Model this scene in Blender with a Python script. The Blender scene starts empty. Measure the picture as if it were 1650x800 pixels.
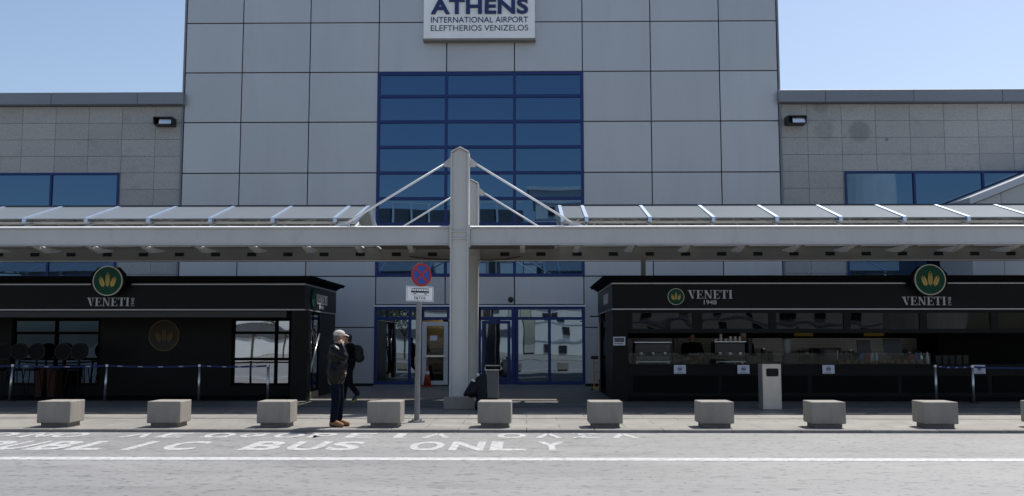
import bpy, bmesh, math, random
from mathutils import Vector, Matrix, Euler
random.seed(7)
SC = bpy.context.scene
COL = SC.collection
R = math.radians

# ------------------------------------------------------------------ camera, sky, sun, exposure
CAMZ = 1.60
FPX = 1555.0
PITCH = math.atan(150 / FPX)
YAW = math.atan(23 / FPX * math.cos(PITCH))
cam = bpy.data.cameras.new('camera')
cam.sensor_width = 36.0
cam.lens = 36.0 * FPX / 1650.0
cam.clip_start = 0.05
cam.clip_end = 3000
camo = bpy.data.objects.new('camera', cam)
COL.objects.link(camo)
camo.location = (0, 0, CAMZ)
camo.rotation_euler = Euler((R(90) + PITCH, 0, YAW), 'XYZ')
SC.camera = camo
RC = camo.rotation_euler.to_matrix()

SUNV = Vector((0.37, 0.42, 1.0)).normalized()
ELEV = math.asin(SUNV.z)
AZ = math.atan2(SUNV.x, SUNV.y)
w = bpy.data.worlds.new('World')
SC.world = w
w.use_nodes = True
wn = w.node_tree
bg = wn.nodes['Background']
sky = wn.nodes.new('ShaderNodeTexSky')
sky.sky_type = 'NISHITA'
sky.sun_disc = False
sky.sun_elevation = ELEV
sky.sun_rotation = AZ
sky.altitude = 50
sky.air_density = 1.0
sky.dust_density = 1.6
sky.ozone_density = 1.0
wn.links.new(sky.outputs[0], bg.inputs[0])
bg.inputs[1].default_value = 0.106
sun = bpy.data.lights.new('sun', 'SUN')
sun.energy = 4.0
sun.angle = R(0.53)
sun.color = (1.0, 0.965, 0.91)
suno = bpy.data.objects.new('sun', sun)
COL.objects.link(suno)
suno.rotation_euler = SUNV.to_track_quat('Z', 'Y').to_euler()
suno.location = (20, 20, 60)
SC.view_settings.view_transform = 'Standard'
SC.view_settings.look = 'None'
SC.view_settings.exposure = 0.45
SC.view_settings.gamma = 1.0
SC.view_settings.use_curve_mapping = False


def at(px, py, Y):
    d = RC @ Vector(((px - 825) / FPX, -(py - 400) / FPX, -1))
    t = Y / d.y
    return Vector((d.x * t, Y, CAMZ + d.z * t))


def gx(px, py, Y): return at(px, py, Y).x
def gz(py, Y, px=848): return at(px, py, Y).z


# ------------------------------------------------------------------ materials
def mat(name, col, rough=0.6, metal=0.0, var=0.0, vscale=3.0, bump=0.0, bscale=40.0, spec=0.5, island=0.0,
        stretch=(1, 1, 1), emit=None, estr=0.0, dirt=None, dscale=0.8, damt=0.5):
    m = bpy.data.materials.new(name)
    m.use_nodes = True
    nt = m.node_tree
    b = nt.nodes['Principled BSDF']
    b.inputs['Base Color'].default_value = (*col, 1)
    b.inputs['Roughness'].default_value = rough
    b.inputs['Metallic'].default_value = metal
    b.inputs['Specular IOR Level'].default_value = spec
    if emit:
        b.inputs['Emission Color'].default_value = (*emit, 1)
        b.inputs['Emission Strength'].default_value = estr
    N, L = nt.nodes.new, nt.links.new
    src = None
    if var or bump or dirt or island:
        tc = N('ShaderNodeNewGeometry')
        mp = N('ShaderNodeMapping')
        mp.inputs['Scale'].default_value = stretch
        L(tc.outputs['Position'], mp.inputs['Vector'])
        rgb = N('ShaderNodeRGB')
        rgb.outputs[0].default_value = (*col, 1)
        src = rgb.outputs[0]
        if var:
            nz = N('ShaderNodeTexNoise')
            nz.inputs['Scale'].default_value = vscale
            nz.inputs['Detail'].default_value = 6
            L(mp.outputs[0], nz.inputs['Vector'])
            mr = N('ShaderNodeMapRange')
            mr.inputs['From Min'].default_value = 0.3
            mr.inputs['From Max'].default_value = 0.7
            mr.inputs['To Min'].default_value = 1 - var
            mr.inputs['To Max'].default_value = 1 + var
            L(nz.outputs[0], mr.inputs['Value'])
            hs = N('ShaderNodeHueSaturation')
            L(src, hs.inputs['Color'])
            L(mr.outputs[0], hs.inputs['Value'])
            src = hs.outputs[0]
        if island:
            mr = N('ShaderNodeMapRange')
            mr.inputs['To Min'].default_value = 1 - island
            mr.inputs['To Max'].default_value = 1 + island
            L(tc.outputs['Random Per Island'], mr.inputs['Value'])
            hs = N('ShaderNodeHueSaturation')
            L(src, hs.inputs['Color'])
            L(mr.outputs[0], hs.inputs['Value'])
            src = hs.outputs[0]
        if dirt:
            nz = N('ShaderNodeTexNoise')
            nz.inputs['Scale'].default_value = dscale
            nz.inputs['Detail'].default_value = 8
            nz.inputs['Roughness'].default_value = 0.65
            L(mp.outputs[0], nz.inputs['Vector'])
            mr = N('ShaderNodeMapRange')
            mr.inputs['From Min'].default_value = 0.52
            mr.inputs['From Max'].default_value = 0.72
            mr.inputs['To Min'].default_value = 0
            mr.inputs['To Max'].default_value = damt
            L(nz.outputs[0], mr.inputs['Value'])
            mx = N('ShaderNodeMixRGB')
            mx.inputs[2].default_value = (*dirt, 1)
            L(mr.outputs[0], mx.inputs[0])
            L(src, mx.inputs[1])
            src = mx.outputs[0]
        L(src, b.inputs['Base Color'])
        if bump:
            nz = N('ShaderNodeTexNoise')
            nz.inputs['Scale'].default_value = bscale
            nz.inputs['Detail'].default_value = 5
            L(mp.outputs[0], nz.inputs['Vector'])
            bp = N('ShaderNodeBump')
            bp.inputs['Strength'].default_value = bump
            bp.inputs['Distance'].default_value = 0.02
            L(nz.outputs[0], bp.inputs['Height'])
            L(bp.outputs[0], b.inputs['Normal'])
    return m


def mirror(name, tint, wav=0.02, wscale=0.5, rough=0.01, base=(0.01, 0.015, 0.02), fac=0.85):
    """coated reflective glazing, slightly rippled so that the mirrored scene wobbles"""
    m = bpy.data.materials.new(name)
    m.use_nodes = True
    nt = m.node_tree
    N, L = nt.nodes.new, nt.links.new
    out = nt.nodes['Material Output']
    nt.nodes.remove(nt.nodes['Principled BSDF'])
    g = N('ShaderNodeBsdfGlossy')
    g.inputs['Color'].default_value = (*tint, 1)
    g.inputs['Roughness'].default_value = rough
    d = N('ShaderNodeBsdfDiffuse')
    d.inputs['Color'].default_value = (*base, 1)
    mx = N('ShaderNodeMixShader')
    mx.inputs[0].default_value = fac
    geo = N('ShaderNodeNewGeometry')
    nz = N('ShaderNodeTexNoise')
    nz.inputs['Scale'].default_value = wscale
    nz.inputs['Detail'].default_value = 1.0
    L(geo.outputs['Position'], nz.inputs['Vector'])
    bp = N('ShaderNodeBump')
    bp.inputs['Strength'].default_value = 1.0
    bp.inputs['Distance'].default_value = wav
    L(nz.outputs[0], bp.inputs['Height'])
    L(bp.outputs[0], g.inputs['Normal'])
    L(d.outputs[0], mx.inputs[1])
    L(g.outputs[0], mx.inputs[2])
    L(mx.outputs[0], out.inputs[0])
    return m


def clear_glass(name, tint=(0.9, 0.95, 0.95), refl=0.12):
    m = bpy.data.materials.new(name)
    m.use_nodes = True
    nt = m.node_tree
    N, L = nt.nodes.new, nt.links.new
    out = nt.nodes['Material Output']
    nt.nodes.remove(nt.nodes['Principled BSDF'])
    g = N('ShaderNodeBsdfGlossy')
    g.inputs['Roughness'].default_value = 0.02
    t = N('ShaderNodeBsdfTransparent')
    t.inputs['Color'].default_value = (*tint, 1)
    lw = N('ShaderNodeLayerWeight')
    lw.inputs['Blend'].default_value = 0.2
    ad = N('ShaderNodeMath')
    ad.operation = 'MAXIMUM'
    ad.inputs[1].default_value = refl
    L(lw.outputs['Fresnel'], ad.inputs[0])
    mx = N('ShaderNodeMixShader')
    L(ad.outputs[0], mx.inputs[0])
    L(t.outputs[0], mx.inputs[1])
    L(g.outputs[0], mx.inputs[2])
    L(mx.outputs[0], out.inputs[0])
    return m


M = {}
M['panel'] = mat('facade_panel', (0.515, 0.51, 0.512), 0.42, 0.4, 0.04, 0.6, island=0.045, spec=0.5, stretch=(1, 1, .14), dirt=(0.41, 0.41, 0.415), dscale=1.3, damt=0.28)
M['gap'] = mat('joint_dark', (0.02, 0.021, 0.024), 0.8)
M['stone'] = mat('stone_tile', (0.42, 0.405, 0.38), 0.75, 0, 0.13, 15.0, bump=0.1, bscale=30, island=0.06, dirt=(0.25, 0.245, 0.235), dscale=2.4, damt=0.35)
M['parapet'] = mat('parapet_metal', (0.215, 0.228, 0.255), 0.5, 0, 0.03, 1.0, island=0.03)
M['blueframe'] = mat('blue_frame', (0.008, 0.032, 0.15), 0.45, 0, spec=0.4)
M['blueglass'] = mirror('blue_coated_glass', (0.08, 0.145, 0.235), 0.006, 0.35, base=(0.004, 0.012, 0.035))
M['doorglass'] = mirror('door_mirror_glass', (0.20, 0.25, 0.30), 0.0035, 0.8, base=(0.01, 0.013, 0.018))
M['wingglass'] = mirror('wing_glass', (0.085, 0.15, 0.24), 0.006, 0.4, base=(0.005, 0.014, 0.035))
M['kioskglass'] = mirror('kiosk_mirror_glass', (0.42, 0.45, 0.50), 0.007, 0.9, base=(0.01, 0.012, 0.015))
M['darkglass'] = mirror('dark_shop_glass', (0.04, 0.06, 0.085), 0.008, 0.8, base=(0.004, 0.005, 0.007))
M['dimglass'] = mirror('dim_transom_glass', (0.024, 0.026, 0.028), 0.006, 0.9, base=(0.006, 0.006, 0.006))
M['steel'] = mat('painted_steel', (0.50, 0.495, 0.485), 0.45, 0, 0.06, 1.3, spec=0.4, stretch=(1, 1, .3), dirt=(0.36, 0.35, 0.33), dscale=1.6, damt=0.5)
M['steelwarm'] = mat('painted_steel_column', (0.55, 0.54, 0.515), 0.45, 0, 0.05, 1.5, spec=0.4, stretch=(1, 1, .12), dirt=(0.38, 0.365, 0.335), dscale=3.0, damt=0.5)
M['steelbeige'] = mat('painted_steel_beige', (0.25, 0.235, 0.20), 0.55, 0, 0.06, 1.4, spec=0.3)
M['roofpanel'] = mat('roof_panel', (0.235, 0.265, 0.29), 0.3, 0, 0.06, 0.9, island=0.04, dirt=(0.15, 0.15, 0.15), dscale=0.9, damt=0.4)
M['rib'] = mat('roof_rib', (0.50, 0.60, 0.76), 0.38, 0.75, spec=0.6)
M['hole'] = mat('hole_black', (0.008, 0.008, 0.008), 0.9)
M['black'] = mat('kiosk_black', (0.0062, 0.0062, 0.0062), 0.42, 0, 0.12, 2.0, spec=0.14)
M['blackmatt'] = mat('matt_black', (0.005, 0.005, 0.005), 0.8, spec=0.1)
M['fascia'] = mat('fascia_black', (0.0085, 0.0085, 0.0085), 0.4, 0, 0.1, 1.5, spec=0.12)
M['soffit'] = mat('soffit_grey', (0.035, 0.035, 0.032), 0.6)
M['trim'] = mat('trim_line', (0.38, 0.38, 0.38), 0.35, 0.3)
M['letter'] = mat('letter_grey', (0.45, 0.46, 0.48), 0.4)
M['green'] = mat('emblem_green', (0.004, 0.058, 0.032), 0.5, spec=0.2)
M['gold'] = mat('emblem_gold', (0.60, 0.42, 0.10), 0.4, 0.2)
M['ring'] = mat('emblem_ring', (0.55, 0.53, 0.42), 0.4, 0.2)
M['dimgold'] = mat('emblem_dim_gold', (0.17, 0.095, 0.02), 0.5, 0.3)
M['dimbrown'] = mat('emblem_dim_brown', (0.022, 0.017, 0.011), 0.6)
M['chrome'] = mat('brushed_steel', (0.55, 0.55, 0.55), 0.28, 0.9)
M['steelbin'] = mat('bin_steel', (0.50, 0.47, 0.42), 0.42, 0.6, 0.12, 5.0, stretch=(1, 1, 0.3))
M['greybin'] = mat('bin_grey', (0.18, 0.18, 0.175), 0.5, 0.3)
M['belt'] = mat('belt_blue', (0.01, 0.018, 0.11), 0.7)
M['concrete'] = mat('concrete', (0.265, 0.242, 0.21), 0.85, 0, 0.12, 7.0, bump=0.35, bscale=60, dirt=(0.17, 0.155, 0.135), dscale=3.5, damt=0.6, stretch=(1, 1, 0.35))
M['concretebase'] = mat('concrete_base', (0.16, 0.15, 0.135), 0.9, 0, 0.1, 8.0, bump=0.3)
M['white'] = mat('white_paint', (0.78, 0.79, 0.80), 0.45, 0, 0.03, 3.0)
M['signwhite'] = mat('sign_board_white', (0.90, 0.89, 0.87), 0.4, 0, 0.03, 1.2, stretch=(1, 1, .2), dirt=(0.72, 0.71, 0.69), dscale=1.0, damt=0.35)
M['navy'] = mat('letter_navy', (0.012, 0.026, 0.115), 0.4)
M['navygrey'] = mat('letter_dark_navy', (0.025, 0.03, 0.055), 0.5)
M['signred'] = mat('sign_red', (0.33, 0.012, 0.018), 0.4)
M['signblue'] = mat('sign_blue', (0.010, 0.055, 0.33), 0.4)
M['ink'] = mat('sign_ink', (0.012, 0.012, 0.014), 0.5)
M['galv'] = mat('galvanised', (0.20, 0.20, 0.20), 0.6, 0.2, 0.1, 6)
M['paper'] = mat('paper', (0.62, 0.64, 0.72), 0.8)
M['orange'] = mat('cone_orange', (0.30, 0.032, 0.012), 0.5)
M['yellow'] = mat('yellow_plastic', (0.55, 0.34, 0.02), 0.5)
M['plasticblack'] = mat('black_plastic', (0.012, 0.012, 0.012), 0.45)
M['bag'] = mat('dark_bag', (0.006, 0.0065, 0.011), 0.5, 0, 0.2, 8, bump=0.9, bscale=12, spec=0.2)
M['skin'] = mat('skin', (0.40, 0.225, 0.15), 0.55)
M['hair'] = mat('dark_hair', (0.015, 0.012, 0.01), 0.6)
M['greyhair'] = mat('grey_hair', (0.10, 0.095, 0.09), 0.7)
M['leather'] = mat('black_leather', (0.0022, 0.0021, 0.0022), 0.28, 0, 0.2, 9, bump=1.0, bscale=14, spec=0.2)
M['jeans'] = mat('dark_jeans', (0.0035, 0.006, 0.014), 0.85, metal=0, var=0.2, vscale=14, spec=0.1, bump=0.5, bscale=14)
M['boot'] = mat('tan_boot', (0.25, 0.125, 0.05), 0.75, 0, 0.12, 20)
M['sole'] = mat('boot_sole', (0.06, 0.04, 0.025), 0.8)
M['cap'] = mat('beige_cap', (0.50, 0.44, 0.37), 0.85, 0, 0.06, 20)
M['shirt'] = mat('beige_shirt', (0.42, 0.33, 0.24), 0.8)
M['darkcloth'] = mat('dark_cloth', (0.006, 0.006, 0.007), 0.85, 0, 0.2, 12, spec=0.1, bump=0.5, bscale=14)
M['charcoal'] = mat('charcoal_cloth', (0.010, 0.010, 0.012), 0.9, 0, 0.15, 12, spec=0.1, bump=0.4, bscale=14)
M['pack'] = mat('backpack_cloth', (0.015, 0.013, 0.017), 0.8, 0, 0.15, 12)
M['shoe'] = mat('dark_shoe', (0.014, 0.018, 0.045), 0.6)
M['lime'] = mat('lime_sole', (0.35, 0.36, 0.06), 0.6)
M['tile'] = mat('white_wall_tile', (0.44, 0.43, 0.41), 0.3, 0, 0.05, 3, island=0.06)
M['oven'] = mat('oven_dark', (0.02, 0.02, 0.022), 0.3, 0.3)
M['cup'] = mat('cup_white', (0.6, 0.58, 0.55), 0.4)
M['pastry'] = mat('pastry', (0.30, 0.17, 0.06), 0.7, 0, 0.2, 20)
M['counterglass'] = clear_glass('counter_glass', (0.7, 0.75, 0.75), 0.02)
M['bluebottle'] = mat('blue_bottle', (0.03, 0.08, 0.30), 0.25)
M['redbox'] = mat('red_box', (0.30, 0.02, 0.03), 0.5)
M['chairdark'] = mat('stool_dark', (0.004, 0.004, 0.004), 0.6, spec=0.15)
M['chairrim'] = mat('stool_rim', (0.026, 0.02, 0.014), 0.6, spec=0.2)
M['terracotta'] = mat('terracotta_box', (0.055, 0.016, 0.009), 0.8, 0, 0.15, 6)
M['lampglow'] = mat('lamp_glow', (0.9, 0.8, 0.6), 0.4, emit=(1.0, 0.72, 0.40), estr=5.0)
M['roomlamp'] = mat('room_lamp', (0.9, 0.85, 0.7), 0.4, emit=(1.0, 0.78, 0.45), estr=5.0)
M['ochre'] = mat('ochre_wall', (0.46, 0.36, 0.18), 0.7, 0, 0.05, 2)
M['roomdark'] = mat('room_dark', (0.05, 0.045, 0.04), 0.7)
M['doorwhite'] = mat('door_frame_white', (0.60, 0.60, 0.58), 0.45)
M['lightglass'] = mirror('floodlight_glass', (1, 1, 1), 0.0, 1.0, base=(0.8, 0.82, 0.85), fac=0.6)
M['hotel'] = mat('hotel_wall', (0.60, 0.61, 0.60), 0.7, 0, 0.05, 0.5)
M['hotelwin'] = mat('hotel_window', (0.02, 0.022, 0.025), 0.3)
M['deck'] = mat('deck_dark', (0.08, 0.085, 0.09), 0.6, 0, 0.1, 0.5)
M['deckgrey'] = mat('ledge_grey', (0.30, 0.33, 0.38), 0.6)
M['leaf'] = mat('tree_leaf', (0.035, 0.06, 0.018), 0.7, island=0.3)
M['bark'] = mat('tree_bark', (0.09, 0.07, 0.05), 0.9, 0, 0.2, 8)
M['skirt'] = mat('skirting_beige', (0.30, 0.25, 0.19), 0.6)
M['bridgewall'] = mat('bridge_panel', (0.46, 0.46, 0.45), 0.55, 0, 0.04, 1, island=0.03)
M['bridgecap'] = mat('bridge_cap', (0.48, 0.50, 0.53), 0.5)
M['piershade'] = mat('pier_shade_brown', (0.055, 0.048, 0.038), 0.7)
M['screen'] = mat('display_screen', (0.03, 0.04, 0.07), 0.15)


# round damp stains on the right wing
def add_stains(m, spots):
    nt = m.node_tree
    N, L = nt.nodes.new, nt.links.new
    b = nt.nodes['Principled BSDF']
    src = b.inputs['Base Color'].links[0].from_socket
    geo = N('ShaderNodeNewGeometry')
    for p, rad, amt in spots:
        d = N('ShaderNodeVectorMath')
        d.operation = 'DISTANCE'
        d.inputs[1].default_value = p
        L(geo.outputs['Position'], d.inputs[0])
        mr = N('ShaderNodeMapRange')
        mr.inputs['From Min'].default_value = rad * .75
        mr.inputs['From Max'].default_value = rad * 1.1
        mr.inputs['To Min'].default_value = amt
        mr.inputs['To Max'].default_value = 0
        L(d.outputs['Value'], mr.inputs['Value'])
        mx = N('ShaderNodeMixRGB')
        mx.inputs[2].default_value = (.16, .16, .155, 1)
        L(mr.outputs[0], mx.inputs[0])
        L(src, mx.inputs[1])
        src = mx.outputs[0]
    L(src, b.inputs['Base Color'])


add_stains(M['stone'], [(at(1385, 212, 33.53), .40, .5), (at(1327, 211, 33.53), .36, .3), (at(1322, 170, 33.53), .30, .35), (at(1429, 225, 33.53), .06, .9)])


# roof sheets let part of the sunlight through
def make_translucent(m, fac, col):
    nt = m.node_tree
    N, L = nt.nodes.new, nt.links.new
    t = N('ShaderNodeBsdfTranslucent')
    t.inputs['Color'].default_value = (*col, 1)
    mx = N('ShaderNodeMixShader')
    mx.inputs[0].default_value = fac
    L(nt.nodes['Principled BSDF'].outputs[0], mx.inputs[1])
    L(t.outputs[0], mx.inputs[2])
    L(mx.outputs[0], nt.nodes['Material Output'].inputs[0])


make_translucent(M['roofpanel'], 0.20, (0.60, 0.61, 0.56))


# road: worn pale asphalt with tyre smudges elongated along the traffic
def road_material():
    m = bpy.data.materials.new('road_asphalt')
    m.use_nodes = True
    nt = m.node_tree
    N, L = nt.nodes.new, nt.links.new
    b = nt.nodes['Principled BSDF']
    b.inputs['Roughness'].default_value = 0.55
    b.inputs['Specular IOR Level'].default_value = 0.7
    geo = N('ShaderNodeNewGeometry')

    def noise(scale, sx, sy, det=5, rgh=0.6):
        mp = N('ShaderNodeMapping')
        mp.inputs['Scale'].default_value = (sx, sy, 1)
        L(geo.outputs['Position'], mp.inputs['Vector'])
        nz = N('ShaderNodeTexNoise')
        nz.inputs['Scale'].default_value = scale
        nz.inputs['Detail'].default_value = det
        nz.inputs['Roughness'].default_value = rgh
        L(mp.outputs[0], nz.inputs['Vector'])
        return nz.outputs[0]

    def ramp(src, a, bb, lo, hi):
        mr = N('ShaderNodeMapRange')
        mr.inputs['From Min'].default_value = a
        mr.inputs['From Max'].default_value = bb
        mr.inputs['To Min'].default_value = lo
        mr.inputs['To Max'].default_value = hi
        L(src, mr.inputs['Value'])
        return mr.outputs[0]

    def mul(x, y):
        q = N('ShaderNodeMath')
        q.operation = 'MULTIPLY'
        L(x, q.inputs[0])
        L(y, q.inputs[1])
        return q.outputs[0]

    grain = ramp(noise(45, 1, 1, 8, 0.75), 0.3, 0.7, 0.84, 1.16)
    big = ramp(noise(0.22, 1, 2.0, 4), 0.35, 0.65, 0.88, 1.08)
    streak = ramp(noise(0.9, 0.5, 1.6, 6, 0.7), 0.50, 0.68, 1.0, 0.80)
    smudge = ramp(noise(4.6, 0.8, 1.0, 3, 0.6), 0.58, 0.67, 1.0, 0.66)
    spots = ramp(noise(10.0, 0.8, 1.0, 3, 0.55), 0.59, 0.65, 1.0, 0.56)
    v = mul(mul(mul(mul(grain, big), streak), smudge), spots)
    hs = N('ShaderNodeHueSaturation')
    hs.inputs['Color'].default_value = (0.242, 0.238, 0.231, 1)
    L(v, hs.inputs['Value'])
    L(hs.outputs[0], b.inputs['Base Color'])
    bp = N('ShaderNodeBump')
    bp.inputs['Strength'].default_value = 0.5
    bp.inputs['Distance'].default_value = 0.01
    L(noise(70, 1, 1, 4), bp.inputs['Height'])
    L(bp.outputs[0], b.inputs['Normal'])
    return m


def paint_material(name, lo, hi, c):
    """road paint worn through to the asphalt in patches"""
    m = bpy.data.materials.new(name)
    m.use_nodes = True
    nt = m.node_tree
    N, L = nt.nodes.new, nt.links.new
    b = nt.nodes['Principled BSDF']
    b.inputs['Roughness'].default_value = 0.6
    geo = N('ShaderNodeNewGeometry')
    nz = N('ShaderNodeTexNoise')
    nz.inputs['Scale'].default_value = 9
    nz.inputs['Detail'].default_value = 8
    nz.inputs['Roughness'].default_value = 0.75
    L(geo.outputs['Position'], nz.inputs['Vector'])
    cr = N('ShaderNodeValToRGB')
    cr.color_ramp.elements[0].position = lo
    cr.color_ramp.elements[0].color = (0.25, 0.247, 0.24, 1)
    cr.color_ramp.elements[1].position = hi
    cr.color_ramp.elements[1].color = (c, c, c * .98, 1)
    L(nz.outputs[0], cr.inputs[0])
    L(cr.outputs[0], b.inputs['Base Color'])
    return m


def paving_material(name, k):
    m = bpy.data.materials.new(name)
    m.use_nodes = True
    nt = m.node_tree
    N, L = nt.nodes.new, nt.links.new
    b = nt.nodes['Principled BSDF']
    b.inputs['Roughness'].default_value = 0.55
    geo = N('ShaderNodeNewGeometry')
    br = N('ShaderNodeTexBrick')
    br.offset = 0.5
    br.inputs['Scale'].default_value = 1.0
    br.inputs['Brick Width'].default_value = 1.2
    br.inputs['Row Height'].default_value = 0.8
    br.inputs['Mortar Size'].default_value = 0.010
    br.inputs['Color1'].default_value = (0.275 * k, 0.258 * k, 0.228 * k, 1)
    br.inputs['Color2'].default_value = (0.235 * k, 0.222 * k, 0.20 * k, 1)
    br.inputs['Mortar'].default_value = (0.12, 0.115, 0.11, 1)
    L(geo.outputs['Position'], br.inputs['Vector'])
    nz = N('ShaderNodeTexNoise')
    nz.inputs['Scale'].default_value = 1.6
    nz.inputs['Detail'].default_value = 9
    nz.inputs['Roughness'].default_value = 0.7
    L(geo.outputs['Position'], nz.inputs['Vector'])
    mr = N('ShaderNodeMapRange')
    mr.inputs['From Min'].default_value = 0.3
    mr.inputs['From Max'].default_value = 0.7
    mr.inputs['To Min'].default_value = 0.76
    mr.inputs['To Max'].default_value = 1.22
    L(nz.outputs[0], mr.inputs['Value'])
    hs = N('ShaderNodeHueSaturation')
    L(br.outputs['Color'], hs.inputs['Color'])
    L(mr.outputs[0], hs.inputs['Value'])
    L(hs.outputs[0], b.inputs['Base Color'])
    return m


M['road'] = road_material()
M['paint'] = paint_material('road_paint', .36, .52, .50)
M['paintworn'] = paint_material('road_paint_worn', .37, .57, .50)
M['paving'] = paving_material('paving_slabs', 1.0)
M['paving_shade'] = paving_material('shade_toned_slabs', 0.54)  # slightly darker slabs, darkened further to put canopy shade into their colour
M['kerb'] = mat('kerb_stone', (0.20, 0.19, 0.175), 0.8, 0, 0.15, 5, bump=0.2, island=0.1)
M['band'] = mat('paving_band', (0.085, 0.088, 0.095), 0.6, 0, 0.15, 4)
M['ground'] = mat('ground_soil', (0.22, 0.21, 0.18), 0.9, 0, 0.15, 0.1)


# ------------------------------------------------------------------ mesh builder
class MB:
    def __init__(s):
        s.bm = bmesh.new()

    def box(s, x0, x1, y0, y1, z0, z1):
        v = [s.bm.verts.new(p) for p in
             [(x0, y0, z0), (x1, y0, z0), (x1, y1, z0), (x0, y1, z0), (x0, y0, z1), (x1, y0, z1), (x1, y1, z1), (x0, y1, z1)]]
        for f in ((0, 3, 2, 1), (4, 5, 6, 7), (0, 1, 5, 4), (1, 2, 6, 5), (2, 3, 7, 6), (3, 0, 4, 7)):
            s.bm.faces.new([v[i] for i in f])
        return s

    def solid(s, a, b):
        """prism between two equal-length rings of points"""
        va = [s.bm.verts.new(p) for p in a]
        vb = [s.bm.verts.new(p) for p in b]
        n = len(a)
        s.bm.faces.new(va[::-1])
        s.bm.faces.new(vb)
        for i in range(n):
            j = (i + 1) % n
            s.bm.faces.new([va[i], va[j], vb[j], vb[i]])
        return s

    def prism_y(s, poly, y0, y1):   # poly in (x,z)
        return s.solid([(x, y0, z) for x, z in poly], [(x, y1, z) for x, z in poly])

    def prism_x(s, poly, x0, x1):   # poly in (y,z)
        return s.solid([(x0, y, z) for y, z in poly], [(x1, y, z) for y, z in poly])

    def prism_z(s, poly, z0, z1):
        return s.solid([(x, y, z0) for x, y in poly], [(x, y, z1) for x, y in poly])

    def bar(s, p, q, wd, ht, up=(0, 0, 1)):
        p, q = Vector(p), Vector(q)
        d = (q - p).normalized()
        up = Vector(up)
        if abs(d.dot(up)) > 0.98:
            up = Vector((0, 1, 0))
        sx = d.cross(up).normalized()
        uz = sx.cross(d).normalized()
        c = [(-wd / 2, -ht / 2), (wd / 2, -ht / 2), (wd / 2, ht / 2), (-wd / 2, ht / 2)]
        return s.solid([p + sx * a + uz * b for a, b in c], [q + sx * a + uz * b for a, b in c])

    def tube(s, pts, r, n=12, radii=None):
        pts = [Vector(p) for p in pts]
        rings = []
        for i, p in enumerate(pts):
            d = (pts[min(i + 1, len(pts) - 1)] - pts[max(i - 1, 0)]).normalized()
            up = Vector((0, 0, 1)) if abs(d.z) < 0.95 else Vector((0, 1, 0))
            a = d.cross(up).normalized()
            b = d.cross(a).normalized()
            rr = radii[i] if radii else r
            rings.append([s.bm.verts.new(p + (a * math.cos(t) + b * math.sin(t)) * rr) for t in [2 * math.pi * k / n for k in range(n)]])
        for u, v in zip(rings[:-1], rings[1:]):
            for k in range(n):
                s.bm.faces.new([u[k], u[(k + 1) % n], v[(k + 1) % n], v[k]])
        s.bm.faces.new(rings[0][::-1])
        s.bm.faces.new(rings[-1])
        return s

    def ell(s, c, r, n=14, rot=None):
        mt = Matrix.Translation(c)
        if rot is not None:
            mt = mt @ Euler(rot).to_matrix().to_4x4()
        mt = mt @ Matrix.Diagonal((r[0], r[1], r[2], 1))
        bmesh.ops.create_uvsphere(s.bm, u_segments=n, v_segments=max(6, n * 2 // 3), radius=1, matrix=mt)
        return s

    def disc_y(s, cx, cz, y0, y1, r, n=40, r2=None):
        """disc or ring facing -Y"""
        if r2 is None:
            return s.prism_y([(cx + r * math.cos(2 * math.pi * k / n), cz + r * math.sin(2 * math.pi * k / n)) for k in range(n)], y0, y1)
        q = []
        for k in range(n):
            t = 2 * math.pi * k / n
            q.append([s.bm.verts.new((cx + rr * math.cos(t), y, cz + rr * math.sin(t))) for rr, y in ((r, y0), (r2, y0), (r2, y1), (r, y1))])
        for k in range(n):
            a, b = q[k], q[(k + 1) % n]
            for i in range(4):
                j = (i + 1) % 4
                s.bm.faces.new([a[i], a[j], b[j], b[i]])
        return s

    def build(s, name, m, parent=None, bevel=0.0, smooth=False, label=None, seg=2):
        if bevel:
            bmesh.ops.bevel(s.bm, geom=list(s.bm.edges), offset=bevel, segments=seg, profile=0.6, affect='EDGES', clamp_overlap=True)
        bmesh.ops.recalc_face_normals(s.bm, faces=list(s.bm.faces))
        off = wloc(parent) if parent else Vector((0, 0, 0))
        if off.length:
            bmesh.ops.translate(s.bm, verts=list(s.bm.verts), vec=-off)
        me = bpy.data.meshes.new(name)
        s.bm.to_mesh(me)
        s.bm.free()
        return link(name, me, m, parent, smooth, label)


def wloc(o):
    v = Vector((0, 0, 0))
    while o:
        v += o.location
        o = o.parent
    return v


def link(name, me, m, parent=None, smooth=False, label=None):
    if m:
        me.materials.append(M[m] if isinstance(m, str) else m)
    if smooth:
        for p in me.polygons:
            p.use_smooth = True
    o = bpy.data.objects.new(name, me)
    COL.objects.link(o)
    o.parent = parent
    if label:
        o['label'] = label
    return o


def thing(name, label, cat, loc=(0, 0, 0), rz=0.0, group=None):
    o = bpy.data.objects.new(name, None)
    o.empty_display_size = 0.2
    COL.objects.link(o)
    o.location = loc
    o.rotation_euler = (0, 0, rz)
    return tag(o, label, cat, group)


def tag(o, label, cat, group=None, kind=None):
    o['label'] = label
    o['category'] = cat
    if group:
        o['group'] = group
    if kind:
        o['kind'] = kind
    return o


def structure(o):
    o['kind'] = 'structure'
    return o


def kids(o): return [c for c in bpy.data.objects if c.parent == o]


def copy_tree(o, parent=None):
    ch = kids(o)
    c = o.copy()
    COL.objects.link(c)
    c.parent = parent
    for k in ch:
        copy_tree(k, c)
    return c


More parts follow.
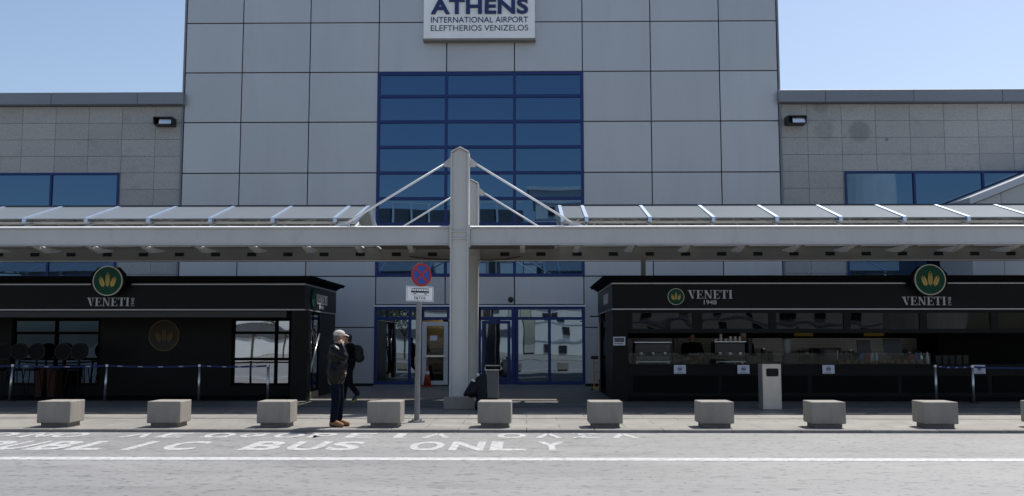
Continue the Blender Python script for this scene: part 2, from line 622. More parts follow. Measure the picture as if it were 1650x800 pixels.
# text laid out in a plane and fitted to a box
def text_mesh(s, bold=0.0, spacing=1.0, extrude=0.0):
    cu = bpy.data.curves.new('text', 'FONT')
    cu.body = s
    cu.size = 1.0
    cu.offset = bold
    cu.space_character = spacing
    cu.extrude = extrude
    cu.fill_mode = 'BOTH'
    cu.resolution_u = 6
    o = bpy.data.objects.new('text', cu)
    COL.objects.link(o)
    dg = bpy.context.evaluated_depsgraph_get()
    me = bpy.data.meshes.new_from_object(o.evaluated_get(dg))
    bpy.data.objects.remove(o)
    bpy.data.curves.remove(cu)
    return me


def fit_text(s, x0, x1, v0, v1, name, m, parent, fn, bold=0.0, spacing=1.0, depth=0.01):
    """fn(u, v, w) -> world point; u across, v up, w out of the surface"""
    me = text_mesh(s, bold, spacing, 0.5)
    xs = [v.co.x for v in me.vertices]
    ys = [v.co.y for v in me.vertices]
    zs = [v.co.z for v in me.vertices]
    ax, bx, ay, by = min(xs), max(xs), min(ys), max(ys)
    az, bz = min(zs), max(zs)
    off = wloc(parent) if parent else Vector((0, 0, 0))
    for v in me.vertices:
        u = x0 + (v.co.x - ax) / max(1e-6, bx - ax) * (x1 - x0)
        q = v0 + (v.co.y - ay) / max(1e-6, by - ay) * (v1 - v0)
        wv = (v.co.z - az) / max(1e-6, bz - az) * depth
        v.co = Vector(fn(u, q, wv)) - off
    return link(name, me, m, parent)


def on_wall(Y):
    return lambda u, v, w: (u, Y - w, v)


# serif capitals drawn as strokes (thick / thin contrast)
SERIF = {
    'V': (0.86, [[(.10, .96), (.36, .96), (.60, .0), (.46, .0)], [(.60, .0), (.66, .96), (.76, .96), (.52, .0)], [(.02, .95), (.44, .95), (.44, 1), (.02, 1)], [(.56, .95), (.86, .95), (.86, 1), (.56, 1)]]),
    'E': (0.76, [[(.12, .05), (.32, .05), (.32, .95), (.12, .95)], [(.02, 0), (.74, 0), (.74, .05), (.02, .05)], [(.02, .95), (.70, .95), (.70, 1), (.02, 1)], [(.32, .47), (.54, .47), (.54, .53), (.32, .53)],
                 [(.70, .05), (.74, .05), (.74, .26), (.71, .26)], [(.66, .74), (.70, .74), (.70, .95), (.64, .95)], [(.52, .36), (.56, .36), (.56, .64), (.52, .64)]]),
    'N': (0.92, [[(.14, .05), (.20, .05), (.20, .95), (.14, .95)], [(.72, .0), (.80, .0), (.80, .95), (.74, .95)], [(.06, 1), (.30, 1), (.80, 0), (.66, 0)], [(.02, 0), (.32, 0), (.32, .05), (.02, .05)], [(.62, .95), (.92, .95), (.92, 1), (.62, 1)]]),
    'T': (0.80, [[(.30, .05), (.50, .05), (.50, .95), (.30, .95)], [(.02, .95), (.78, .95), (.78, 1), (.02, 1)], [(.02, .72), (.06, .72), (.10, .95), (.02, .95)], [(.74, .72), (.78, .72), (.78, .95), (.70, .95)], [(.20, 0), (.60, 0), (.60, .05), (.20, .05)]]),
    'I': (0.42, [[(.12, .05), (.32, .05), (.32, .95), (.12, .95)], [(.02, 0), (.42, 0), (.42, .05), (.02, .05)], [(.02, .95), (.42, .95), (.42, 1), (.02, 1)]]),
}


def serif_text(s, x0, x1, z0, z1, fn, name, m, parent):
    tot = sum(SERIF[c][0] for c in s) + 0.06 * (len(s) - 1)
    k = (x1 - x0) / tot
    mb = MB()
    cx = 0
    for c in s:
        wd, pcs = SERIF[c]
        for i, q in enumerate(pcs):
            pts = [(x0 + (cx + a) * k, z0 + b * (z1 - z0)) for a, b in q]
            mb.solid([fn(a, b, 0) for a, b in pts], [fn(a, b, 0.012 + 0.001 * i) for a, b in pts])
        cx += wd + 0.06
    return mb.build(name, m, parent)


def wheat(mb, cx, cz, s, fn):
    """three ears of wheat in a fan"""
    for base, ang, L in ((0, 0, 1.0), (-.36, 20, .74), (.36, -20, .74)):
        t = R(ang)
        ux, uz = -math.sin(t), math.cos(t)
        bx, bz = cx + base * s, cz - .62 * s
        n = 6
        for k in range(n + 1):
            f_k = k / n
            h = (0.16 + 0.80 * f_k) * L * 1.3 * s
            fat = .55 + .45 * math.sin(math.pi * min(1, .25 + f_k * .75))
            for sd in ((-1, 1) if k < n else (0,)):
                gx_, gz_ = bx + ux * h + sd * uz * .125 * s * fat, bz + uz * h - sd * ux * .125 * s * fat
                a = t - sd * R(34)
                ax, az = -math.sin(a), math.cos(a)
                l, wd = .155 * s * fat, .050 * s * fat
                pts = [(gx_ - ax * l, gz_ - az * l), (gx_ + az * wd, gz_ - ax * wd), (gx_ + ax * l, gz_ + az * l), (gx_ - az * wd, gz_ + ax * wd)]
                mb.solid([fn(p, q, 0) for p, q in pts], [fn(p, q, .012 + .0008 * k + (.0004 if sd > 0 else 0)) for p, q in pts])
        pts = [(bx - .02 * s, bz), (bx + .02 * s, bz), (bx + ux * L * s + .02 * s, bz + uz * L * s), (bx + ux * L * s - .02 * s, bz + uz * L * s)]
        mb.solid([fn(p, q, 0) for p, q in pts], [fn(p, q, .006) for p, q in pts])
    return mb


def emblem(cx, cz, Y, r, parent, disc='green', gold='gold', ring='ring', th=0.05):
    e = MB().disc_y(cx, cz, Y - th, Y, r).build('emblem', disc, parent)
    MB().disc_y(cx, cz, Y - th - .012, Y + .004, r * 1.0 + .001, r2=r * 1.06).build('emblem_ring', ring, e)
    wheat(MB(), cx, cz + .05 * r, r * .78, on_wall(Y - th)).build('wheat_ears', gold, e)
    return e


# ------------------------------------------------------------------ the setting
YW = 33.5            # facade plane
ZP = 0.055           # pavement level
YK = 17.15           # kerb face
structure(MB().box(-900, 900, -900, 900, -0.6, -0.03).build('ground', 'ground'))
structure(MB().box(-150, 150, -14, YK, -0.3, 0.0).build('road', 'road'))
mb = MB()
x = -60.0
while x < 60:
    mb.box(x + .004, x + 1.196, YK, YK + .28, -.02, ZP)
    x += 1.2
structure(mb.build('kerb', 'kerb', bevel=.008, seg=1))
structure(MB().box(-60, 60, YK + .284, 20.8, -.25, ZP - .004).build('pavement', 'paving'))
structure(MB().box(-60, 60, 20.804, YW + 20, -.25, ZP - .004).build('shade_toned_paving', 'paving_shade'))  # starts at the canopy's shadow edge, tone deepened for the shade
structure(MB().box(-60, 60, 19.55, 19.66, ZP - .02, ZP - .0005).build('paving_band', 'band'))
structure(MB().box(-60, 60, 22.9, 23.3, ZP - .02, ZP - .0005).build('paving_band', 'band'))
structure(MB().box(-150, 150, -30, -14, -0.2, 0.10).build('far_pavement', 'paving'))
structure(MB().box(-60, 60, 13.18, 13.50, -.01, .004).build('lane_line', 'paint'))


def road_letters(items, Y0, Y1, name):
    ms = []
    for ch, a, b in items:
        yb = 1.6 * FPX / Y0 + 550
        xa, xb = gx(a, yb, Y0), gx(b, yb, Y0)
        me = text_mesh(ch, 0.034)
        xs = [v.co.x for v in me.vertices]
        ys = [v.co.y for v in me.vertices]
        for v in me.vertices:
            v.co = Vector((xa + (v.co.x - min(xs)) / (max(xs) - min(xs)) * (xb - xa), Y0 + (v.co.y - min(ys)) / (max(ys) - min(ys)) * (Y1 - Y0), .004))
        ms.append(me)
    bm = bmesh.new()
    for me in ms:
        bm.from_mesh(me)
    for f in bm.faces:
        if f.normal.z < 0:
            f.normal_flip()
    me = bpy.data.meshes.new(name)
    bm.to_mesh(me)
    return structure(link(name, me, 'paintworn'))


road_letters([('P', -86, -30), ('U', -22, 22), ('B', 33, 90), ('L', 100, 155), ('I', 192, 208), ('C', 246, 304), ('B', 380, 440), ('U', 452, 510), ('S', 519, 571),
              ('O', 653, 710), ('N', 721, 778), ('L', 788, 847), ('Y', 866, 915)], 14.35, 15.62, 'road_lettering')
road_letters([('Μ', -92, -52), ('Ο', -44, 4), ('Ν', 24, 66), ('Ο', 70, 122), ('Λ', 187, 233), ('Ε', 246, 290), ('Ω', 318, 366), ('Φ', 377, 427), ('Ο', 433, 481), ('Ρ', 492, 533),
              ('Ε', 553, 598), ('Ι', 632, 648), ('Α', 678, 724), ('Ο', 800, 848), ('Α', 862, 907), ('Σ', 924, 968), ('Α', 986, 1032)], 16.2, 17.0, 'road_lettering')

# ------------------------------------------------------------------ terminal building
XC = gx(774, 196, YW)
term = thing('terminal_building', 'long terminal with tall grey panelled tower, stone wings and blue framed glazing', 'building', (XC, YW, 0))
colx = [gx(p, 196, YW) for p in (296, 388, 497.5, 609, 719, 829, 939, 1049.5, 1161, 1255)]
HT = 17.4
rowz = [gz(p, YW, 774) for p in (445.5, 361.5, 278.5, 196.5, 116, 36)]
dz = rowz[-1] - rowz[-2]
while rowz[-1] + dz < HT - .2:
    rowz.append(rowz[-1] + dz)
rowz.append(HT)
lowz = [0.13, gz(528, YW, 774)]
allz = lowz + rowz
g = .017
WX0, WX1 = colx[3], colx[6]
WZ0, WZ1 = gz(443.5, YW, 774), rowz[4]
EZ1 = gz(494, YW, 774)
mb = MB()
for i in range(9):
    for j in range(len(allz) - 1):
        x0, x1, z0, z1 = colx[i], colx[i + 1], allz[j], allz[j + 1]
        if 3 <= i <= 5:
            if z1 < rowz[0] + .01:
                if j == 1:
                    z0 = EZ1 + .06
                else:
                    continue
            elif z0 < WZ1 - .05:
                continue
        mb.box(x0 + g, x1 - g, YW, YW + .05, z0 + g, z1 - g)
mb.build('cladding_panels', 'panel', term, bevel=.006, seg=1)
# dark backing wall of the tower, with the entrance left open
mb = MB()
mb.box(colx[0] + .03, WX0 - .01, YW + .07, YW + .4, 0, HT - .05)
mb.box(WX1 + .01, colx[9] - .03, YW + .07, YW + .4, 0, HT - .05)
mb.box(WX0 - .01, WX1 + .01, YW + .09, YW + .4, EZ1, HT - .05)
mb.build('backing_wall', 'gap', term)
mb = MB()
mb.box(colx[0] + .03, colx[0] + .4, YW + .42, YW + 22, 0, HT)
mb.box(colx[9] - .4, colx[9] - .03, YW + .42, YW + 22, 0, HT)
mb.box(colx[0] + .42, colx[9] - .42, YW + .42, YW + 22, HT - .4, HT - .02)
mb.box(colx[0] + .42, colx[9] - .42, YW + 21.6, YW + 21.98, 0, HT - .42)
mb.build('tower_shell', 'panel', term)
# corner trims between tower and wings
for xx in (colx[0], colx[9]):
    sgn = -1 if xx < 0 else 1
    MB().box(xx + min(sgn * .015, sgn * .075), xx + max(sgn * .015, sgn * .075), YW - .02, YW + .4, 0, HT).build('corner_trim', 'parapet', term)
MB().box(WX0 - .05, WX1 + .05, YW - .05, YW + .02, EZ1 - .012, EZ1 + .045).build('string_course', 'white', term)

# stone wings
PZ0, PZ1 = gz(172, YW, 150), gz(152.5, YW, 150)


def wing(xa, xb, side, tile0, win):
    """xa, xb: extent; win: (x0, x1, z0, z1) opening; side -1 left, +1 right"""
    bk = MB()
    wx0, wx1, wz0, wz1 = win
    yb = YW + .09
    bk.box(xa, wx0, yb, YW + 12, 0, PZ0)
    bk.box(wx1, xb, yb, YW + 12, 0, PZ0)
    bk.box(wx0, wx1, yb + .3, YW + 12, 0, PZ0)
    wing_o = bk.build('wing_wall', 'gap', term)
    t = MB()
    tw, th = gx(1412, 196, YW) - gx(1357, 196, YW), (gz(172, YW, 150) - gz(279, YW, 150)) / 4
    k0 = math.floor((xa - tile0) / tw)
    xx = tile0 + k0 * tw
    while xx < xb:
        z = PZ0
        while z > 0:
            z0 = max(z - th, 0)
            a, b = max(xx, xa), min(xx + tw, xb)
            if b - a > .05:
                rects = [(a, b)]
                if z0 < wz1 - .02 and z > wz0 + .02:
                    rects = []
                    if a < wx0 - .02:
                        rects.append((a, min(b, wx0)))
                    if b > wx1 + .02:
                        rects.append((max(a, wx1), b))
                for p, q in rects:
                    if q - p > .03:
                        t.box(p + .006, q - .006, YW + .03, YW + .085, z0 + .006, z - .006)
            z -= th
        xx += tw
    t.build('stone_tiles', 'stone', wing_o)
    cap = MB()
    n = 5
    step = gx(295, 160, YW) - gx(222, 160, YW)
    seg = gx(222, 160, YW) - gx(84, 160, YW)
    e = xb + .14 if side < 0 else xa - .14
    p = e
    first = True
    while abs(p - e) < 24:
        q = p + side * (step if first else seg)
        first = False
        cap.box(min(p, q) + .006, max(p, q) - .006, YW - .28, YW + 12, PZ0 + .012, PZ1)
        p = q
    cap.build('parapet', 'parapet', term, bevel=.01, seg=1)
    return wing_o


def window(parent, x0, x1, z0, z1, vx, hz, glass, yf=YW - .02, fw=.075, name='window', depth=.1):
    """frame with bars (one part) and every pane a sub-part"""
    f = MB()
    xs = [x0] + vx + [x1]
    zs = [z0] + hz + [z1]
    f.box(x0 - fw / 2, x0 + fw / 2, yf, yf + depth, z0 - fw / 2, z1 + fw / 2)
    f.box(x1 - fw / 2, x1 + fw / 2, yf, yf + depth, z0 - fw / 2, z1 + fw / 2)
    for z in zs:
        f.box(x0 + fw / 2, x1 - fw / 2, yf + .002, yf + depth, z - fw / 2, z + fw / 2)
    for v in vx:
        for a, b in zip(zs[:-1], zs[1:]):
            f.box(v - fw / 2, v + fw / 2, yf + .004, yf + depth, a + fw / 2, b - fw / 2)
    fo = f.build(name, 'blueframe' if glass in ('blueglass', 'wingglass', 'doorglass') else 'blackmatt', parent)
    for a, b in zip(xs[:-1], xs[1:]):
        for c, d in zip(zs[:-1], zs[1:]):
            tilt = random.uniform(-.009, .009)
            yp = yf + depth * .6
            p = MB()
            p.solid([(a + fw / 2, yp + tilt, c + fw / 2), (b - fw / 2, yp - tilt, c + fw / 2), (b - fw / 2, yp - tilt, d - fw / 2), (a + fw / 2, yp + tilt, d - fw / 2)],
                    [(a + fw / 2, yp + .02, c + fw / 2), (b - fw / 2, yp + .02, c + fw / 2), (b - fw / 2, yp + .02, d - fw / 2), (a + fw / 2, yp + .02, d - fw / 2)])
            p.build('pane', glass, fo)
    return fo


LW1, LWZ1 = gx(190, 300, YW), gz(280.5, YW, 100)
LWZ0 = gz(446, YW, 100)
lm = gx(82, 300, YW)
pw = LW1 - lm
wing(colx[0] - 24, colx[0] - .09, -1, gx(197, 190, YW), (LW1 - 6 * pw, LW1, LWZ0, LWZ1))
window(term, LW1 - 6 * pw, LW1, LWZ0, LWZ1, [LW1 - k * pw for k in (5, 4, 3, 2, 1)], [], 'wingglass')
RW0, RWZ1 = gx(1363, 300, YW), gz(277.5, YW, 1500)
RWZ0 = gz(446, YW, 1500)
wing(colx[9] + .09, colx[9] + 24, 1, gx(1301, 190, YW), (RW0, RW0 + 6 * pw, RWZ0, RWZ1))
window(term, RW0, RW0 + 6 * pw, RWZ0, RWZ1, [RW0 + k * pw for k in (1, 2, 3, 4, 5)], [], 'wingglass')
# tall central window: eight rows of three panes
hz = [gz(p, YW, 774) for p in (402.5, 361, 320, 278.5, 237, 196, 155)]
window(term, WX0 + .02, WX1 - .02, WZ0, WZ1 - .06, [colx[4], colx[5]], hz, 'blueglass', fw=.105)
# entrance glazing
EX0, EX1 = WX0 - .02, WX1 + .02
TZ = gz(513.5, YW, 774)
fx = lambda p: gx(p, 560, YW)
window(term, EX0 + .04, fx(678), .17, EZ1 - .06, [fx(660)], [TZ], 'doorglass', fw=.10, name='entrance_glazing')
window(term, fx(678) + .06, fx(772), TZ, EZ1 - .06, [fx(722)], [], 'doorglass', fw=.10, name='transom_light')
window(term, fx(724), fx(772) - .12, .17, TZ - .12, [], [], 'doorglass', fw=.10, name='entrance_glazing')
window(term, fx(772), fx(827), .17, EZ1 - .06, [], [TZ], 'doorglass', fw=.12, name='entrance_door')
d = MB()
for p in (779, 820):
    d.box(fx(p) - .05, fx(p) + .05, YW - .04, YW - .022, .24, TZ - .08)
d.box(fx(779) + .05, fx(820) - .05, YW - .04, YW - .022, .24, .36)
d.box(fx(779) + .05, fx(820) - .05, YW - .04, YW - .022, TZ - .18, TZ - .08)
d.build('door_leaf_frame', 'blueframe', term)
window(term, fx(827) + .13, EX1 - .04, .17, EZ1 - .06, [fx(885.5)], [TZ], 'doorglass', fw=.10, name='entrance_glazing')
MB().box(EX0, fx(676), YW - .10, YW + .1, 0, .105).build('plinth', 'parapet', term)
MB().box(fx(724), EX1, YW - .10, YW + .1, 0, .105).build('plinth', 'parapet', term)
# room seen through the open door
rm = MB()
rm.box(fx(640), fx(760), YW + 3.4, YW + 3.5, 0.0, 2.9)
rm.build('lobby_wall', 'ochre', term)
rm = MB()
rm.box(fx(640), fx(760), YW + .45, YW + 3.4, 2.9, 3.0)
rm.box(fx(640), fx(642), YW + .45, YW + 3.4, .06, 2.9)
rm.box(fx(758), fx(760), YW + .45, YW + 3.4, .06, 2.9)
rm.box(fx(680), fx(712), YW + 2.3, YW + 2.6, .06, 1.35)
rm.box(fx(708), fx(716), YW + 1.4, YW + 1.6, .06, 2.6)
rm.build('lobby_interior', 'roomdark', term)
MB().box(fx(690), fx(720), YW + 2.75, YW + 3.0, 2.86, 2.895).build('ceiling_lamp', 'roomlamp', term)
# white framed door leaf with push bar and notice
dx0, dx1, dzt = fx(680), fx(722), gz(519, YW, 700)
f = MB()
yd = YW - .06
f.box(dx0, dx0 + .16, yd, yd + .06, .10, dzt)
f.box(dx1 - .15, dx1, yd, yd + .06, .10, dzt)
f.box(dx0 + .16, dx1 - .15, yd + .002, yd + .06, dzt - .14, dzt)
f.box(dx0 + .16, dx1 - .15, yd + .002, yd + .06, .10, .24)
door = f.build('door', 'doorwhite', term, bevel=.006, seg=1, label='white framed glass door with a push bar')
zb = gz(574, YW, 700)
MB().box(dx0 + .12, dx1 - .06, yd - .07, yd - .03, zb - .03, zb + .03).build('push_bar', 'chrome', door)
MB().box(dx0 + .17, dx1 - .16, yd + .03, yd + .04, .25, dzt - .15).build('pane', M['counterglass'], door)
n0 = at(700, 545, YW)
MB().box(fx(693), fx(704.5), yd + .02, yd + .025, gz(549, YW, 700), gz(541, YW, 700)).build('notice', 'paper', door)

# things on the facade
sy = YW - .34
sx0, sx1, sz0 = gx(682.5, 40, sy), gx(862, 40, sy), gz(62, sy, 772)
sg = thing('airport_sign', 'white airport name board with raised navy ATHENS lettering high on the tower', 'sign', ((sx0 + sx1) / 2, sy, sz0))
zt = gz(-62, sy, 772)
MB().box(sx0, sx1, sy, YW - .03, sz0, zt).build('board', 'signwhite', sg, bevel=.02)
MB().box(sx0 - .02, sx1 + .02, sy - .012, YW - .02, sz0 - .07, sz0 + .001).build('bottom_ledge', 'steelbeige', sg, bevel=.006, seg=1)
tx0, tx1 = gx(694.5, 12, sy), gx(851, 12, sy)
fit_text('ATHENS', tx0, tx1, gz(23.5, sy, 772), gz(-1.5, sy, 772), 'large_lettering', 'navy', sg, on_wall(sy), bold=.030, spacing=1.04, depth=.06)
fit_text('INTERNATIONAL AIRPORT', tx0, tx1, gz(36.8, sy, 772), gz(27.5, sy, 772), 'small_lettering', 'navy', sg, on_wall(sy), bold=.006, depth=.012)
fit_text('ELEFTHERIOS VENIZELOS', tx0, tx1, gz(50, sy, 772), gz(40.8, sy, 772), 'small_lettering', 'navygrey', sg, on_wall(sy), bold=0.0, depth=.012)

for px, py, lab in ((269, 199, 'black box floodlight on the stone wing left of the tower'), (1279, 197, 'black box floodlight on the stone wing right of the tower')):
    c = at(px, py, YW)
    fl = thing('wall_floodlight', lab, 'floodlight', (c.x, YW + .03, c.z), 0, 'floodlights on the stone wings')
    wv, hv = .33, .14
    b = MB()
    b.prism_x([(YW + .02, c.z + hv), (YW - .42, c.z + hv), (YW - .46, c.z + hv - .03), (YW - .40, c.z - hv + .02), (YW - .1, c.z - hv), (YW + .02, c.z - hv)], c.x - wv, c.x - wv + .03)
    b.prism_x([(YW + .02, c.z + hv), (YW - .42, c.z + hv), (YW - .46, c.z + hv - .03), (YW - .40, c.z - hv + .02), (YW - .1, c.z - hv), (YW + .02, c.z - hv)], c.x + wv - .03, c.x + wv)
    b.box(c.x - wv + .03, c.x + wv - .03, YW - .44, YW + .02, c.z + hv - .03, c.z + hv - .001)
    b.box(c.x - wv + .03, c.x + wv - .03, YW - .08, YW + .02, c.z - hv, c.z + hv - .03)
    b.box(c.x - wv + .03, c.x + wv - .03, YW - .40, YW - .08, c.z - hv, c.z - hv + .03)
    b.build('housing', 'plasticblack', fl)
    q = MB()
    q.solid([(c.x - .14, YW - .405, c.z - hv + .035), (c.x + wv - .045, YW - .405, c.z - hv + .035), (c.x + wv - .045, YW - .35, c.z + .07), (c.x - .14, YW - .35, c.z + .07)],
            [(c.x - .14, YW - .385, c.z - hv + .035), (c.x + wv - .045, YW - .385, c.z - hv + .035), (c.x + wv - .045, YW - .33, c.z + .07), (c.x - .14, YW - .33, c.z + .07)])
    q.build('reflector', 'lightglass', fl)
c = at(823, 483, YW - .15)
dm = thing('security_camera', 'small black dome camera above the entrance doors', 'camera', (c.x, YW - .15, c.z))
MB().ell(c, (.10, .10, .10)).build('dome', 'plasticblack', dm, smooth=True)
MB().box(c.x - .03, c.x + .03, YW - .1, YW - .003, c.z + .02, c.z + .08).build('bracket', 'plasticblack', dm)

# sloping footbridge head at the right edge
YB = 30.6
bx0 = gx(1562, 320, YB)
br = thing('covered_footbridge', 'pale panelled covered footbridge rising to the right beside the stone wing', 'footbridge', (bx0, YB, 0))
zA, zB = gz(331, YB, 1562), gz(296, YB, 1650)
x1 = gx(1650, 300, YB)
sl = (zB - zA) / (x1 - bx0)
xe = bx0 + 9
cap = MB()
cap.prism_y([(bx0 - .04, zA), (bx0 - .04, zA + .24), (xe, zA + .24 + sl * (xe - bx0)), (xe, zA + sl * (xe - bx0))], YB - .12, YB + 2.6)
cap.build('sloped_cap', 'bridgecap', br, bevel=.01, seg=1)
bw = MB()
k = 0
xx = bx0
while xx < xe:
    xq = min(xx + 1.0, xe)
    bw.prism_y([(xx + .008, 3.2), (xx + .008, zA - .005 + sl * (xx - bx0)), (xq - .008, zA - .005 + sl * (xq - bx0)), (xq - .008, 3.2)], YB, YB + 2.4)
    xx = xq
bw.build('side_panels', 'bridgewall', br)
MB().box(gx(1569, 430, YB), gx(1592, 430, YB), YB + .05, YB + 2.2, ZP, 3.19).build('pier', 'white', br)
MB().box(gx(1592, 430, YB) + .002, gx(1640, 430, YB), YB + .3, YB + 2.2, ZP, 3.19).build('shaded_pier_part', 'piershade', br)  # shaded part of the white pier, its shade put into a dark brown

# ------------------------------------------------------------------ entrance canopy
YF, YR = 22.55, 27.1
XCOL = gx(739.5, 500, 22.35)
can = thing('entrance_canopy', 'pale grey steel canopy with pitched glass roofs hung from two pointed columns', 'canopy', (XCOL, YF, ZP))
ZB0, ZB1 = gz(395, YF - .12, 760), gz(366, YF - .12, 760)
ZT = gz(237, YF - .2, 740)


def column(Yc, plinth):
    hw, dp, t = .215, .215, .035
    o = MB()
    o.box(XCOL - hw, XCOL - hw + t, Yc - dp, Yc + dp, ZP + .27, ZT - .14)
    o.box(XCOL + hw - t, XCOL + hw, Yc - dp, Yc + dp, ZP + .27, ZT - .14)
    o.prism_y([(XCOL - hw + t, ZP + .27), (XCOL + hw - t, ZP + .27), (XCOL + hw - t, ZT - .15), (XCOL, ZT - .03), (XCOL - hw + t, ZT - .15)], Yc - dp + .06, Yc - dp + .10)
    o.solid([(XCOL - hw, Yc - dp, ZT - .138), (XCOL, Yc - dp, ZT - .02), (XCOL, Yc - dp, ZT + .01), (XCOL - hw, Yc - dp, ZT - .108)],
            [(XCOL - hw, Yc + dp, ZT - .138), (XCOL, Yc + dp, ZT - .02), (XCOL, Yc + dp, ZT + .01), (XCOL - hw, Yc + dp, ZT - .108)])
    o.solid([(XCOL + hw, Yc - dp, ZT - .138), (XCOL + .0005, Yc - dp, ZT - .02), (XCOL + .0005, Yc - dp, ZT + .01), (XCOL + hw, Yc - dp, ZT - .108)],
            [(XCOL + hw, Yc + dp, ZT - .138), (XCOL + .0005, Yc + dp, ZT - .02), (XCOL + .0005, Yc + dp, ZT + .01), (XCOL + hw, Yc + dp, ZT - .108)])
    c = o.build('column', 'steelwarm', can, bevel=.004, seg=1)
    s = MB()
    for z in (gz(373, YF - .2, 740), gz(385, YF - .2, 740)):
        s.box(XCOL - hw + t, XCOL + hw - t, Yc - dp + .002, Yc - dp + .058, z - .012, z + .012)
    for sg_ in (-1, 1):
        xx = XCOL + sg_ * (hw + .018)
        s.box(xx - .016, xx + .016, Yc - .16, Yc + .16, ZB0 - .05, ZB1 + .05)
    s.build('stiffener_plates', 'steelwarm', c)
    MB().box(XCOL - .33, XCOL + .33, Yc - .33, Yc + .33, ZP, ZP + .27).build('plinth', 'concrete', c, bevel=.012)
    return c


column(YF, True)
column(YR, True)


def ibeam(x0, x1, Yc, mat_, name, holes=None):
    o = MB()
    o.box(x0, x1, Yc - .11, Yc + .11, ZB1 - .035, ZB1)
    o.box(x0, x1, Yc - .11, Yc + .11, ZB0, ZB0 + .025)
    o.box(x0, x1, Yc - .075, Yc - .03, ZB0 + .025, ZB1 - .035)
    b = o.build(name, mat_, can, bevel=.011, seg=2)
    if name == 'front_beam':
        MB().prism_x([(Yc - .125, ZB1 + .001), (Yc - .125, ZB1 + .006), (Yc - .03, ZB1 + .036), (Yc - .03, ZB1 + .001)], x0, x1).build('flashing', 'white', b)
    else:
        MB().box(x0, x1, Yc - .122, Yc - .112, ZB0 - .004, ZB0 + .022).build('bounce_lit_edge', 'white', b)  # white strip stands in for road light bouncing onto the lower flange
    if holes:
        for hx in holes:
            if x0 + .2 < hx < x1 - .2:
                MB().box(hx - .13, hx + .13, Yc - .079, Yc - .06, gz(413, Yc - .1, 600), gz(407, Yc - .1, 600)).build('slot', 'hole', b)
    return b


hl = [gx(347 + 58.3 * k, 410, YR - .1) for k in range(-9, 28)]
for a, b in ((XCOL - 22, XCOL - .255), (XCOL + .255, XCOL + 22)):
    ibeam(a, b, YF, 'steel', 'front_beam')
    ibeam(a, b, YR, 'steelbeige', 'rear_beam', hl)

# pitched roofs
YE, YRG = 23.0, 24.82
YE2 = 2 * YRG - YE
ZE, ZRG = gz(351.8, YE, 500), gz(333, YRG, 500)


def roof(xe, side, ribs):
    xo = xe + side * 19
    rf = MB()
    edges = sorted(ribs + [xo]) if side > 0 else sorted(ribs + [xo], reverse=True)
    for a, b in zip(edges[:-1], edges[1:]):
        p, q = (a, b) if a < b else (b, a)
        for ya, za, yb, zb in ((YE, ZE, YRG, ZRG), (YRG + .0, ZRG, YE2, ZE)):
            rf.solid([(p + .01, ya, za - .025), (q - .01, ya, za - .025), (q - .01, yb, zb - .025), (p + .01, yb, zb - .025)],
                     [(p + .01, ya, za), (q - .01, ya, za), (q - .01, yb, zb), (p + .01, yb, zb)])
    ro = rf.build('pitched_roof', 'roofpanel', can)
    for rx in ribs:
        r_ = MB()
        for ya, za, yb, zb in ((YE - .06, ZE - .02, YRG, ZRG + .01), (YE2 + .06, ZE - .02, YRG + .001, ZRG + .01)):
            w2 = .042
            r_.solid([(rx - w2, ya, za - .085), (rx + w2, ya, za - .085), (rx + w2, yb, zb - .06), (rx - w2, yb, zb - .06)],
                     [(rx - w2, ya, za + .03), (rx + w2, ya, za + .03), (rx + w2, yb, zb + .012), (rx - w2, yb, zb + .012)])
        r_.build('rib', 'rib', ro)
    rc = MB().bar((min(xe, xo), YRG, ZRG + .02), (max(xe, xo), YRG, ZRG + .02), .05, .03)
    rc.build('ridge_cap', 'navygrey', ro)
    # lattice and purlins under the roof
    tr = MB()
    a, b = min(xe, xo) + .05, max(xe, xo) - .05
    for yy, zz in ((YE + .35, ZE - .07), (YE2 - .35, ZE - .07)):
        tr.bar((a, yy, zz), (b, yy, zz), .06, .06)
    tr.bar((a, YRG, ZRG - .14), (b, YRG, ZRG - .14), .06, .06)
    for rx in ribs:
        for yy in (YE + .35, YE2 - .35):
            tr.bar((rx, yy, ZE - .07), (rx, YF + .1 if yy < YRG else YR - .1, ZB1 - .05), .05, .05)
            tr.bar((rx, yy, ZE - .09), (rx + side * .75, YRG, ZRG - .16), .04, .04)
            tr.bar((rx + side * 1.5, yy, ZE - .09), (rx + side * .75, YRG, ZRG - .16), .04, .04)
        tr.bar((rx, YF + .1, ZB1 - .06), (rx, YR - .1, ZB1 - .06), .08, .06)
    tr.build('roof_lattice', 'white', ro)
    return ro


xl, xr = gx(573, 354, YE), gx(906, 354, YE)
rl = [xl, gx(540, 354, YE)]
while rl[-1] > xl - 17.5:
    rl.append(rl[-1] - 1.505)
rr = [xr, gx(945, 354, YE)]
while rr[-1] < xr + 17.5:
    rr.append(rr[-1] + 1.515)
roof(xl, -1, rl)
roof(xr, 1, rr)
# gable end posts
for xx in (xl, xr):
    MB().bar((xx, YE2 + .02, ZE + .02), (xx, YE2 + .02, ZB1 + .001), .09, .09).build('gable_post', 'white', can)
MB().box(xl + .1, xr - .1, YF + .14, YR - .14, ZB1 - .10, ZB1 - .06).build('flat_roof', 'steelbeige', can)
